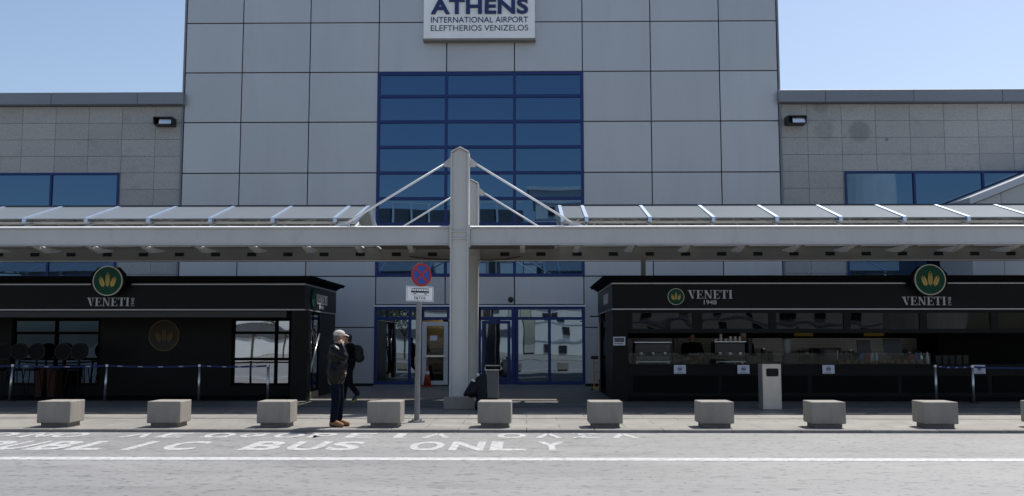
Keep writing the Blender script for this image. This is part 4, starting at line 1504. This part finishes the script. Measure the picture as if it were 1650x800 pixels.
# belt posts
def belt_post(px, yy, lean, lab, belt_to, group):
    c = at(px, 645, yy)
    t = thing('belt_post', lab, 'barrier post', (c.x, yy, ZP + .012), 0, group)
    h = .93
    z = ZP + .012
    MB().tube([(c.x, yy, z), (c.x, yy, z + .015)], .13, 20).build('base', 'plasticblack', t)
    MB().tube([(c.x, yy, z + .0155), (c.x + lean, yy, z + h - .06)], .034, 14).build('post', 'chrome', t, smooth=True)
    MB().tube([(c.x + lean, yy, z + h - .06), (c.x + lean, yy, z + h)], .042, 14).build('belt_head', 'chrome', t)
    if belt_to is not None:
        o = MB()
        n = 14
        a = Vector((c.x + lean, yy, z + h - .035))
        b = Vector(belt_to)
        for k in range(n):
            p, q = a.lerp(b, k / n), a.lerp(b, (k + 1) / n)
            sag = lambda s: -.03 * 4 * s * (1 - s)
            p.z += sag(k / n)
            q.z += sag((k + 1) / n)
            o.bar(p, q, .006, .045)
        bl = o.build('belt', 'belt', t)
        for k in (.2, .42, .64, .86):
            p, q = a.lerp(b, k - .025), a.lerp(b, k + .025)
            p.z += sag(k - .025)
            q.z += sag(k + .025)
            MB().bar(p + Vector((0, -.006, 0)), q + Vector((0, -.006, 0)), .004, .022).build('belt_print', 'letter', bl)
    return t


yb_ = 25.12
zt_ = ZP + .91
hd_ = lambda px, ln=0: (gx(px, 645, yb_) + ln, yb_, zt_)
G1, G2 = 'belt posts before the left kiosk', 'belt posts before the serving counter'
belt_post(15, yb_, .05, 'leaning steel belt post farthest left before the seating kiosk', (gx(-120, 600, yb_), yb_, zt_), G1)
belt_post(168.5, yb_, .03, 'steel belt post below the left green emblem', hd_(15, .05), G1)
belt_post(320, yb_, 0, 'steel belt post between the dim disc and the bright window', hd_(168.5, .03), G1)
belt_post(431, yb_, 0, 'steel belt post in front of the bright window beside the pillar', hd_(320), G1)
belt_post(1509, 24.9, 0, 'left of the two steel belt posts before the serving counter', None, G2)
p2 = belt_post(1569, 24.6, 0, 'right of the two steel belt posts before the serving counter', (gx(1509, 645, 24.9), 24.9, zt_), G2)
o = MB()
a = Vector((gx(1569, 645, 24.6), 24.6, zt_ - .012))
b = Vector((gx(1720, 645, 24.6), 24.6, zt_ - .012))
for k in range(14):
    o.bar(a.lerp(b, k / 14) + Vector((0, 0, -.12 * (k / 14) * (1 - k / 14))), a.lerp(b, (k + 1) / 14) + Vector((0, 0, -.12 * ((k + 1) / 14) * (1 - (k + 1) / 14))), .006, .045)
o.build('belt', 'belt', p2)

# steel bin
yy = 22.35
x0, x1, zt_b = gx(1229, 620, yy - .2), gx(1259, 620, yy - .2), gz(587, yy - .2, 1244)
t = thing('waste_bin', 'tall brushed steel waste bin with a dark slot before the serving counter', 'waste bin', ((x0 + x1) / 2, yy, ZP))
zs0, zs1 = gz(607, yy - .2, 1244), gz(594, yy - .2, 1244)
hx0, hx1 = gx(1234.5, 600, yy - .2), gx(1254.5, 600, yy - .2)
o = MB()
o.box(x0, x1, yy - .17, yy + .22, ZP, zt_b)
bo = o.build('bin_body', 'steelbin', t, bevel=.012)
o = MB()
o.box(x0 + .001, x1 - .001, yy - .2, yy - .172, ZP + .01, zs0)
o.box(x0 + .001, x1 - .001, yy - .2, yy - .172, zs1, zt_b - .004)
o.box(x0 + .001, hx0, yy - .2, yy - .172, zs0 + .0005, zs1 - .0005)
o.box(hx1, x1 - .001, yy - .2, yy - .172, zs0 + .0005, zs1 - .0005)
o.build('front_panel', 'steelbin', t)
r_ = .05
pts = []
for cx, cz, a0 in ((hx1 - r_, zs1 - r_, 0), (hx0 + r_, zs1 - r_, 90), (hx0 + r_, zs0 + r_, 180), (hx1 - r_, zs0 + r_, 270)):
    for k in range(5):
        an = R(a0 + k * 22.5)
        pts.append((cx + r_ * math.cos(an), cz + r_ * math.sin(an)))
MB().prism_y(pts, yy - .204, yy - .1715).build('slot', 'hole', t)

# grey bin with a wire handle behind the column
yy = 26.0
x0, x1, zt_b = gx(782, 620, yy), gx(803, 620, yy), gz(598.5, yy, 790)
t = thing('waste_bin', 'squat grey metal bin with a wire handle behind the dark bundle', 'waste bin', ((x0 + x1) / 2, yy, ZP))
MB().box(x0, x1, yy, yy + .35, ZP + .03, zt_b).build('bin_body', 'greybin', t, bevel=.015)
MB().box(x0 - .01, x1 + .01, yy - .012, yy + .36, zt_b + .001, zt_b + .03).build('lid', 'galv', t, bevel=.006)
MB().box(x0 + .02, x1 - .02, yy + .03, yy + .32, ZP, ZP + .029).build('foot', 'plasticblack', t)
zh = gz(589.5, yy, 790)
MB().tube([(x0 - .01, yy + .1, zt_b + .03), (x0 - .01, yy + .1, zh), (x1 + .06, yy + .1, zh), (x1 + .09, yy + .1, zh - .05), (x1 + .05, yy + .1, zh - .13)], .013, 8).build('handle', 'chrome', t)

# traffic cone
c = at(688.5, 619, YW - .55)
t = thing('traffic_cone', 'small orange traffic cone standing at the white framed door', 'cone', (c.x, YW - .55, ZP))
zt_c = gz(591, YW - .55, 688)
MB().box(c.x - .19, c.x + .19, YW - .74, YW - .36, ZP, ZP + .04).build('base', 'orange', t, bevel=.01)
MB().tube([(c.x, YW - .55, ZP + .041), (c.x, YW - .55, zt_c)], .1, 18, radii=[.14, .03]).build('cone_body', 'orange', t, smooth=True)
hc = zt_c - ZP
MB().tube([(c.x, YW - .55, ZP + .62 * hc), (c.x, YW - .55, ZP + .78 * hc)], .1, 18, radii=[.14 - .11 * .62 + .006, .14 - .11 * .78 + .006]).build('stripe', 'cup', t)

# yellow hand cart by the serving kiosk side
yy = 30.6
c = at(961, 600, yy)
t = thing('hand_cart', 'yellow hand cart leaning by the corner of the serving kiosk', 'cart', (c.x, yy, ZP))
zt_c = gz(574, yy, 961)
o = MB()
for s in (-1, 1):
    o.tube([(c.x + s * .08, yy - .1, ZP + .1), (c.x + s * .08, yy + .05, zt_c - .1)], .018, 8)
for k in (.3, .55, .8):
    o.bar((c.x - .08, yy - .1 + .15 * k, ZP + k * (zt_c - ZP)), (c.x + .08, yy - .1 + .15 * k, ZP + k * (zt_c - ZP)), .03, .03)
o.build('frame', 'yellow', t)
MB().box(c.x - .14, c.x + .12, yy - .30, yy - .1, ZP + .06, ZP + .10).build('toe_plate', 'yellow', t)
MB().box(c.x - .17, c.x + .08, yy, yy + .1, zt_c - .1, zt_c).build('handle_grip', 'plasticblack', t, bevel=.02)
for s in (-1, 1):
    MB().tube([(c.x + s * .12, yy, ZP + .09), (c.x + s * .16, yy, ZP + .09)], .09, 14).build('wheel', 'plasticblack', t)

# road sign
YS = 18.75
c = at(671.5, 679, YS)
top = at(676.5, 421, YS)
t = thing('road_sign', 'round blue and red no stopping sign above a white bus plate on a grey pole', 'road sign', (c.x, YS, ZP))
lean = top.x - c.x
MB().tube([(c.x, YS, ZP), (c.x + lean, YS, top.z - .03)], .052, 16).build('pole', 'galv', t)
o = MB()
o.tube([(c.x, YS, ZP), (c.x, YS, ZP + .025)], .16, 20)
for k in range(4):
    an = R(45 + 90 * k)
    o.tube([(c.x + .11 * math.cos(an), YS + .11 * math.sin(an), ZP + .025), (c.x + .11 * math.cos(an), YS + .11 * math.sin(an), ZP + .05)], .016, 8)
o.build('base_flange', 'galv', t)
ROT = R(38)
dirx = Vector((math.cos(ROT), math.sin(ROT), 0))      # across the plate
nor = Vector((math.sin(ROT), -math.cos(ROT), 0))      # plate faces traffic coming from the right


def plate(cx, cz):
    base = Vector((cx, YS, cz)) + nor * .06
    return lambda u, v, w: base + dirx * u + Vector((0, 0, v)) + nor * w


zc = gz(443.5, YS, 676)
xc = c.x + lean * .9
P = plate(xc, zc)
rs = 18.7 * YS / FPX
n = 48
circ = lambda r: [(r * math.cos(2 * math.pi * k / n), r * math.sin(2 * math.pi * k / n)) for k in range(n)]
o = MB().solid([P(a, b, 0) for a, b in circ(rs)], [P(a, b, .012) for a, b in circ(rs)])
dk = o.build('round_plate', 'signblue', t)
o = MB()
rings = [[o.bm.verts.new(P(r * math.cos(2 * math.pi * k / n), r * math.sin(2 * math.pi * k / n), w_)) for r, w_ in ((rs * 1.005, -.002), (rs * 1.005, .018), (rs * .80, .018), (rs * .80, .010))] for k in range(n)]
for k in range(n):
    a, b = rings[k], rings[(k + 1) % n]
    for i in range(4):
        j = (i + 1) % 4
        o.bm.faces.new([a[i], a[j], b[j], b[i]])
o.build('red_ring', 'signred', dk)
o = MB()
for sg_, wv in ((1, .0165), (-1, .0155)):
    L_ = rs * .83
    hw = rs * .10
    d_ = (math.cos(R(45)), sg_ * math.sin(R(45)))
    nn = (-d_[1], d_[0])
    q = [(-d_[0] * L_ - nn[0] * hw, -d_[1] * L_ - nn[1] * hw), (d_[0] * L_ - nn[0] * hw, d_[1] * L_ - nn[1] * hw), (d_[0] * L_ + nn[0] * hw, d_[1] * L_ + nn[1] * hw), (-d_[0] * L_ + nn[0] * hw, -d_[1] * L_ + nn[1] * hw)]
    o.solid([P(a, b, .0125) for a, b in q], [P(a, b, wv) for a, b in q])
o.build('red_cross', 'signred', dk)
zc2 = gz(474, YS, 672)
hw_, hh_ = 20.2 * YS / FPX / math.cos(ROT) * 1.0, 12.2 * YS / FPX
P2 = plate(c.x + lean * .75 - .02, zc2)
q = [(-hw_, -hh_), (hw_, -hh_), (hw_, hh_), (-hw_, hh_)]
pl = MB().solid([P2(a, b, 0) for a, b in q], [P2(a, b, .012) for a, b in q]).build('bus_plate', 'white', t)
o = MB()
bw_ = .012
for (a0, b0, a1, b1) in ((-hw_ + .012, -hh_ + .012, hw_ - .012, -hh_ + .02), (-hw_ + .012, hh_ - .02, hw_ - .012, hh_ - .012), (-hw_ + .012, -hh_ + .021, -hw_ + .022, hh_ - .021), (hw_ - .022, -hh_ + .021, hw_ - .012, hh_ - .021)):
    q = [(a0, b0), (a1, b0), (a1, b1), (a0, b1)]
    o.solid([P2(a, b, .0122) for a, b in q], [P2(a, b, .0135) for a, b in q])
o.build('plate_border', 'galv', pl)
o = MB()


def rect(a0, b0, a1, b1, w_=.0145):
    q = [(a0, b0), (a1, b0), (a1, b1), (a0, b1)]
    o.solid([P2(a, b, .0122) for a, b in q], [P2(a, b, w_) for a, b in q])


s_ = hw_
rect(-.66 * s_, .02, .66 * s_, .055)                  # lower body
rect(-.62 * s_, .095, .64 * s_, .107)                # roof
for k in range(8):
    u = -.62 * s_ + k * (1.24 * s_) / 7.2
    rect(u, .0555, u + .03 * s_, .0945)
for u in (-.38 * s_, .42 * s_):
    q = [(u + .03 * math.cos(2 * math.pi * k / 16), .018 + .03 * math.sin(2 * math.pi * k / 16)) for k in range(16)]
    o.solid([P2(a, b, .0122) for a, b in q], [P2(a, b, .0165) for a, b in q])
rect(-.62 * s_, -.030, .66 * s_, -.026)
o.build('bus_symbol', 'ink', pl)
o = MB()
for u in (-.38 * s_, .42 * s_):
    q = [(u + .014 * math.cos(2 * math.pi * k / 16), .018 + .014 * math.sin(2 * math.pi * k / 16)) for k in range(16)]
    o.solid([P2(a, b, .0168) for a, b in q], [P2(a, b, .018) for a, b in q])
o.build('wheel_hubs', 'white', pl)
fit_text('ΕΚΤΟΣ', -.42 * s_, .42 * s_, -.108, -.055, 'plate_lettering', 'ink', pl, lambda u, v, w_: P2(u, v, .0122 + w_), bold=.012, depth=.002)

# dark bundle by the column
def blob(name, parts, m, parent, vox=.012, sm=4, smooth=True):
    """one continuous skin over overlapping tapered limbs and ellipsoids"""
    mb = MB()
    for p in parts:
        if p[0] == 'e':
            mb.ell(p[1], p[2], 16, p[3] if len(p) > 3 else None)
        else:
            _, a, b, ra, rb = p
            a, b = Vector(a), Vector(b)
            pts, rad = [], []
            L_ = max((b - a).length, 1e-5)
            d_ = (b - a) / L_
            for k in range(5):
                th = math.pi / 2 * (k / 4)
                pts.append(a - d_ * ra * math.cos(th)); rad.append(max(ra * math.sin(th), .0008))
            for k in range(5):
                th = math.pi / 2 * (k / 4)
                pts.append(b + d_ * rb * math.sin(th)); rad.append(max(rb * math.cos(th), .0008))
            mb.tube(pts, 0, 12, rad)
    me = bpy.data.meshes.new(name)
    bmesh.ops.recalc_face_normals(mb.bm, faces=list(mb.bm.faces))
    mb.bm.to_mesh(me)
    mb.bm.free()
    o = bpy.data.objects.new(name, me)
    COL.objects.link(o)
    r = o.modifiers.new('r', 'REMESH')
    r.mode = 'VOXEL'
    r.voxel_size = vox
    if sm:
        s = o.modifiers.new('s', 'SMOOTH')
        s.iterations = sm
        s.factor = .5
    dg = bpy.context.evaluated_depsgraph_get()
    me2 = bpy.data.meshes.new_from_object(o.evaluated_get(dg))
    bpy.data.objects.remove(o)
    me2.materials.clear()
    return link(name, me2, m, parent, smooth)


yy = 21.95
bz = lambda py: gz(py, yy, 766) - ZP
bxx = lambda px: gx(px, 630, yy)
bcx = bxx(766)
t = thing('draped_coat', 'dark bundle of cloth slumped against the foot of the front column', 'bundle', (bcx, yy, ZP))
dx_ = lambda px: bxx(px) - bcx
blob('cloth', [('c', (dx_(771), 0, bz(612)), (dx_(760), -.02, bz(632)), .07, .13), ('c', (dx_(762), 0, bz(618)), (dx_(750), -.03, bz(636)), .07, .05),
               ('c', (dx_(774), 0, bz(610)), (dx_(776), 0, bz(640)), .08, .12), ('c', (dx_(776), 0, bz(640)), (dx_(772), 0, bz(657)), .12, .10),
               ('c', (dx_(781), .02, bz(606)), (dx_(782), .02, bz(640)), .05, .05), ('e', (dx_(775), 0, .09), (.14, .14, .09))], 'bag', t, .018, 3)
blob('white_label', [('e', (dx_(763), -.12, bz(613)), (.055, .03, .03), (0, .5, 0)), ('e', (dx_(770), -.03, bz(604)), (.04, .04, .035))], 'cup', t, .01, 2)
MB().tube([(dx_(779) + bcx, yy - .12, ZP + bz(623)), (dx_(785) + bcx, yy - .13, ZP + bz(628)), (dx_(782) + bcx, yy - .12, ZP + bz(634))], .012, 8).build('strap', 'plasticblack', t)


# ------------------------------------------------------------------ people (local frame: facing +X, right hand side is -Y)
def hand(c, d, pn, side, curl=50, s=1.0):
    """palm with four unequal curled fingers and a thumb; d: finger direction, pn: palm normal (the way fingers curl)"""
    c, d, pn = Vector(c), Vector(d).normalized(), Vector(pn).normalized()
    pn = (pn - d * pn.dot(d)).normalized()
    sd = d.cross(pn).normalized() * side
    out = [('c', c, c + d * .055 * s, .026 * s, .030 * s), ('c', c + sd * .018 * s, c + d * .06 * s + sd * .022 * s, .020 * s, .018 * s), ('c', c - sd * .018 * s, c + d * .06 * s - sd * .022 * s, .020 * s, .018 * s)]
    for k, (off, L_) in enumerate(((.030, .070), (.010, .080), (-.010, .074), (-.030, .058))):
        p = c + d * .068 * s + sd * off * s
        a = 0
        for seg, fr in ((0, .45), (1, .32), (2, .23)):
            a += R(curl) * (.5 if seg == 0 else .7)
            q = p + (d * math.cos(a) + pn * math.sin(a)) * L_ * fr * s
            r0 = (.0095 - .001 * seg) * s
            out.append(('c', p, q, r0, r0 - .0008))
            p = q
    p = c + d * .015 * s + sd * .028 * s
    q = p + (d * .55 + sd * .6 + pn * .5).normalized() * .042 * s
    r_ = q + (d * .8 + pn * .6).normalized() * .032 * s
    out += [('c', p, q, .013 * s, .011 * s), ('c', q, r_, .0105 * s, .009 * s)]
    return out


def head_parts(c, s=1.0):
    c = Vector(c)
    v = lambda x, y, z: c + Vector((x, y, z)) * s
    return [('e', v(0, 0, .025), (.098 * s, .078 * s, .095 * s)), ('e', v(.025, 0, -.045), (.070 * s, .058 * s, .070 * s)), ('c', v(.088, 0, .02), v(.112, 0, -.022), .011 * s, .017 * s),
            ('c', v(.080, -.03, .03), v(.080, .03, .03), .018 * s, .018 * s), ('c', v(.082, -.02, -.062), v(.082, .02, -.062), .012 * s, .012 * s), ('e', v(.072, 0, -.092), (.025 * s, .03 * s, .022 * s)),
            ('e', v(-.005, .080, -.005), (.02 * s, .012 * s, .032 * s)), ('e', v(-.005, -.080, -.005), (.02 * s, .012 * s, .032 * s)),
            ('c', v(-.02, 0, -.05), v(-.03, 0, -.15), .054 * s, .060 * s)]


def person(label, loc, rz, P, mats, hs=1.0, extras=None, group=None):
    """P: joints. mats: jacket, trousers, shoes, hair"""
    t = thing('person', label, 'person', (0, 0, 0))
    H = Vector(P['head'])
    parts = head_parts(H, hs)
    parts += [('c', P['chest'], P['pelvis'], .13, .13)]
    for sd in 'rl':
        sh, el, wr = P['sh' + sd], P['el' + sd], P['wr' + sd]
        parts += [('c', P['chest'], sh, .10, .06), ('c', sh, el, .052, .042), ('c', el, wr, .042, .028)]
        hd_, hn, cu = P['hand' + sd]
        parts += hand(wr, hd_, hn, -1 if sd == 'r' else 1, cu)
        hp_, kn, an, to = P['hip' + sd], P['kn' + sd], P['an' + sd], P['to' + sd]
        parts += [('c', P['pelvis'], hp_, .11, .09), ('c', hp_, kn, .08, .055), ('c', kn, an, .055, .04), ('c', an, to, .04, .032)]
    blob('body', parts, 'skin', t, .0065, 2)
    # jacket: torso, skirt and sleeves in one skin, cut off above the cuffs
    jl = P.get('hem', .84)
    ch, pv = Vector(P['chest']), Vector(P['pelvis'])
    w_ = P.get('bulk', 1.0)
    j = [('e', ch + Vector((0, 0, .0)), (.155 * w_, .205 * w_, .20)), ('e', ch + Vector((.01, 0, -.18)), (.165 * w_, .20 * w_, .20)), ('e', pv + Vector((0, 0, .05)), (.16 * w_, .20 * w_, .19)),
         ('c', ch + Vector((0, 0, .10)), H + Vector((-.03, 0, -.15)), .10, .075)]
    for y_ in (-.11, .11):
        j.append(('c', pv + Vector((.0, y_ * w_, .06)), (pv.x, y_ * w_, jl + .03), .12 * w_, .115 * w_))
    j.append(('c', pv + Vector((.05, 0, .06)), (pv.x + .04, 0, jl + .03), .12 * w_, .10 * w_))
    for sd in 'rl':
        sh, el, wr = Vector(P['sh' + sd]), Vector(P['el' + sd]), Vector(P['wr' + sd])
        j += [('c', ch + Vector((0, 0, .12)), sh, .10, .085), ('c', sh, el, .083 * w_, .066 * w_), ('c', el, el.lerp(wr, .92), .066 * w_, .048 * w_)]
    blob('jacket', j, mats[0], t, .012, 3)
    tr = []
    for sd in 'rl':
        hp_, kn, an = Vector(P['hip' + sd]), Vector(P['kn' + sd]), Vector(P['an' + sd])
        tr += [('c', P['pelvis'], hp_, .13, .115), ('c', hp_, kn, .108, .082), ('c', kn, kn.lerp(an, .93), .080, .068)]
    blob('trousers', tr, mats[1], t, .011, 3)
    for sd in 'rl':
        an, to = Vector(P['an' + sd]), Vector(P['to' + sd])
        d_ = (to - an)
        sh_ = [('c', an + Vector((0, 0, .06)), an + Vector((0, 0, -.03)), .056, .052), ('c', an + Vector((-.0, 0, -.03)) - d_ * .15, to, .05, .042), ('c', an + d_ * .4 + Vector((0, 0, -.0)), to, .046, .04)]
        so_ = blob('shoe', sh_, mats[2], t, .009, 2)
        blob('sole', [('c', an - d_ * .25 + Vector((0, 0, -.068)), an + d_ * .5 + Vector((0, 0, -.068)).lerp(Vector((0, 0, -.03)), .3), .036, .036), ('c', an + d_ * .5 + Vector((0, 0, -.058)), to + Vector((0, 0, -.03)), .036, .034)], mats[4] if len(mats) > 4 else 'sole', so_, .009, 1)
    hr = [('e', H + Vector((-.018, 0, .045)) * hs, (.098 * hs, .084 * hs, .085 * hs)), ('e', H + Vector((-.055, 0, -.02)) * hs, (.055 * hs, .078 * hs, .075 * hs))]
    blob('hair', hr, mats[3], t, .01, 2)
    o = MB()
    for y_ in (-.032, .032):
        o.ell(H + Vector((.089, y_, .008)) * hs, (.008, .012, .007), 8)
    o.build('eyes', 'ink', t)
    if extras:
        extras(t, H)
    t.location = loc
    t.rotation_euler = (0, 0, rz)
    return t


def cap_extra(t, H):
    c = blob('cap', [('e', H + Vector((-.005, 0, .062)), (.112, .093, .078)), ('c', H + Vector((.07, -.05, .055)), H + Vector((.07, .05, .055)), .02, .02)], 'cap', t, .009, 2)
    o = MB()
    n = 12
    top_, bot = [], []
    for k in range(n + 1):
        a = R(-78 + 156 * k / n)
        top_.append(H + Vector((.085 + .095 * math.cos(a), .078 * math.sin(a), .052 - .035 * math.cos(a))))
    o.solid(top_, [p + Vector((0, 0, .010)) for p in top_])
    o.build('visor', 'cap', c)


def man_extra(t, H):
    cap_extra(t, H)
    o = MB()
    a, b = H + Vector((-.01, -.105, .035)), H + Vector((.07, -.110, -.085))
    o.bar(a, b, .012, .066, up=(0, 1, 0))
    tag_ = o.build('phone', 'plasticblack', None)
    tag_.parent = None
    man_extra.phone = tag_
    MB().solid([(.150, -.05, .95), (.172, -.02, .95), (.172, .02, .95), (.150, .05, .95)], [(.135, -.03, 1.36), (.158, -.015, 1.36), (.158, .015, 1.36), (.135, .03, 1.36)]).build('shirt', 'shirt', t)
    blob('collar', [('c', H + Vector((-.09, -.05, -.15)), H + Vector((-.09, .05, -.15)), .035, .035), ('c', H + Vector((-.09, -.05, -.15)), H + Vector((.03, -.09, -.165)), .032, .026), ('c', H + Vector((-.09, .05, -.15)), H + Vector((.03, .09, -.165)), .032, .026)], 'leather', t, .01, 2)


man = dict(head=(.035, 0, 1.615), chest=(0, 0, 1.27), pelvis=(-.01, 0, .95),
           shr=(-.01, -.20, 1.40), elr=(.215, -.25, 1.26), wrr=(.13, -.165, 1.485), handr=((-.45, .25, .80), (-.15, .9, -.2), 55),
           shl=(-.01, .20, 1.40), ell=(-.04, .27, 1.12), wrl=(.08, .17, .95), handl=((.3, -.5, -.6), (-.3, -.6, -.3), 50),
           hipr=(-.01, -.10, .88), knr=(.02, -.105, .47), anr=(-.02, -.11, .10), tor=(.15, -.155, .045),
           hipl=(-.01, .10, .88), knl=(.03, .11, .47), anl=(.01, .12, .10), tol=(.185, .11, .045), hem=.83, bulk=1.12)
fm = at(541.5, 684, 17.72)
t = person('man in a beige cap, black leather jacket and tan boots phoning at the kerb', (0, 0, 0), 0, man, ['leather', 'jeans', 'boot', 'greyhair'], 1.0, man_extra)
RZM = R(-6)
t.location = (fm.x, 17.72, ZP - .003)
t.rotation_euler = (0, 0, RZM)
ph = man_extra.phone
ph.location = t.location
ph.rotation_euler = t.rotation_euler
tag(ph, 'dark mobile phone held to the ear of the man in the beige cap', 'phone')


def pack_extra(t, H):
    blob('backpack', [('e', (-.23, 0, 1.24), (.13, .17, .20)), ('e', (-.25, 0, 1.12), (.14, .17, .13)), ('e', (-.20, 0, 1.36), (.09, .13, .09))], 'pack', t, .014, 3)
    o = MB()
    for y_ in (-.12, .12):
        o.tube([(-.13, y_, 1.42), (-.02, y_, 1.49), (.10, y_, 1.42), (.15, y_, 1.25), (.06, y_ * 1.3, 1.08), (-.14, y_ * 1.2, 1.06)], .018, 8)
    o.build('strap', 'pack', t)


walker = dict(head=(.06, 0, 1.60), chest=(.01, 0, 1.27), pelvis=(0, 0, .94), shr=(0, -.19, 1.40), elr=(-.06, -.25, 1.15), wrr=(.12, -.23, 1.02), handr=((.6, .1, -.5), (.2, .8, .2), 50),
              shl=(0, .19, 1.40), ell=(.02, .25, 1.13), wrl=(.18, .2, 1.02), handl=((.7, -.1, -.3), (.1, -.9, 0), 50),
              hipr=(0, -.10, .88), knr=(.12, -.10, .48), anr=(.16, -.10, .10), tor=(.33, -.10, .05), hipl=(0, .10, .88), knl=(-.03, .10, .47), anl=(-.24, .10, .19), tol=(-.13, .10, .05), hem=.86, bulk=.98)
fm = at(561, 645, 25.0)
person('person in dark clothes with a backpack walking left behind the man in the cap', (fm.x + .02, 25.0, ZP), R(180), walker, ['darkcloth', 'charcoal', 'shoe', 'hair', 'lime'], 1.0, pack_extra)

barista = dict(head=(.05, 0, 1.62), chest=(0, 0, 1.28), pelvis=(0, 0, .95), shr=(0, -.20, 1.41), elr=(.08, -.26, 1.15), wrr=(.26, -.18, 1.10), handr=((.8, .1, -.3), (0, .2, -.9), 40),
               shl=(0, .20, 1.41), ell=(.08, .26, 1.15), wrl=(.26, .18, 1.10), handl=((.8, -.1, -.3), (0, -.2, -.9), 40),
               hipr=(0, -.10, .89), knr=(.01, -.10, .48), anr=(0, -.10, .10), tor=(.16, -.12, .045), hipl=(0, .10, .89), knl=(.01, .10, .48), anl=(0, .10, .10), tol=(.16, .12, .045), hem=.80, bulk=1.0)
person('dark clothed person working between the two espresso machines', (gx(1115, 560, 26.9), 26.9, ZP + .012), R(-90), barista, ['darkcloth', 'charcoal', 'shoe', 'hair'])


def white_cap(t, H):
    blob('cap', [('e', H + Vector((-.005, 0, .075)), (.105, .09, .07)), ('c', H + Vector((0, 0, .06)), H + Vector((-.03, 0, .125)), .09, .08)], 'cup', t, .01, 2)


person('dark clothed person in a white cap behind the dark espresso machine', (gx(1198, 560, 27.0), 27.0, ZP + .012), R(-110), barista, ['darkcloth', 'charcoal', 'shoe', 'hair'], 1.0, white_cap)

# ------------------------------------------------------------------ across the road, behind the camera: what the glazing mirrors
hb = thing('hotel_building', 'pale plastered block with rows of small dark square windows across the road', 'building', (30, -60, 0))
MB().box(0.6, 41, -80, -60, 0, 21.5).build('wall', 'hotel', hb)
MB().box(0.3, 41, -80.3, -59.6, 21.5, 22).build('roof_edge', 'hotel', hb)
MB().tube([(46.5, -66, 0), (46.5, -66, 31)], 5.6, 32).build('round_tower', 'hotel', hb)
w0 = MB().box(-.5, .5, -.12, .12, -.58, .58)
wo = None
for i in range(10):
    for j in range(10):
        if wo is None:
            wo = w0.build('window', 'hotelwin', None)
            wo.parent = hb
            o = wo
        else:
            o = wo.copy()
            COL.objects.link(o)
        o.location = (2.4 + i * 3.9 + (j % 2) * .6 - 30, .02, 0.8 + j * 2.0)
for j in range(10):
    MB().box(.6, 41, -60.0, -59.93, 1.70 + j * 2.0, 1.86 + j * 2.0).build('floor_ledge', 'deckgrey', hb)
db = thing('parking_building', 'long pale parking block with a dark top deck and railing across the road', 'building', (-35, -60, 0))
MB().box(-48, -1, -80, -60, 0, 15.6).build('wall', 'hotel', db)
MB().box(-48, -1, -79.5, -60.8, 15.6, 19.0).build('top_deck', 'deck', db)
o = MB()
x = -48
while x < -1:
    o.box(x, x + .25, -60.7, -60.5, 15.6, 20)
    x += 2.4
o.box(-48, -1, -60.7, -60.55, 19.8, 20)
o.build('railing', 'hotel', db)
o = MB()
for k in range(4):
    o.box(-47, -2, -60.05, -59.9, 2.2 + k * 3.3, 3.3 + k * 3.3)
o.build('deck_openings', 'deck', db)


def tree(x, y, h, lab, sd):
    rnd = random.Random(sd)
    t = thing('street_tree', lab, 'tree', (x, y, 0), 0, 'street trees across the road')
    o = MB()
    o.tube([(x, y, 0), (x + .05, y, h * .25), (x, y, h * .45)], .1, 10, [.13, .10, .08])
    for k in range(6):
        a = k * 1.05
        o.tube([(x, y, h * .40), (x + .9 * math.cos(a), y + .9 * math.sin(a), h * .68)], .05, 6, [.05, .02])
    o.build('trunk', 'bark', t)
    bm = bmesh.new()
    cl = [(x + rnd.uniform(-1.3, 1.3), y + rnd.uniform(-1.3, 1.3), h * rnd.uniform(.5, .95)) for _ in range(16)]
    for _ in range(2600):
        c = Vector(rnd.choice(cl)) + Vector((rnd.gauss(0, .38), rnd.gauss(0, .38), rnd.gauss(0, .33)))
        e = Euler((rnd.uniform(0, 6), rnd.uniform(0, 6), rnd.uniform(0, 6))).to_matrix()
        s = rnd.uniform(.06, .12)
        vs = [bm.verts.new(c + e @ Vector(q)) for q in ((-s, 0, 0), (0, -s * .5, 0), (s, 0, 0), (0, s * .5, 0))]
        bm.faces.new(vs)
    me = bpy.data.meshes.new('crown')
    bmesh.ops.translate(bm, verts=list(bm.verts), vec=(-x, -y, 0))
    bm.to_mesh(me)
    bm.free()
    link('crown', me, 'leaf', t)


tree(-11, -16, 5.2, 'small leafy street tree across the road, nearer the entrance axis', 3)
tree(-19, -17, 5.6, 'small leafy street tree across the road, farther left', 5)
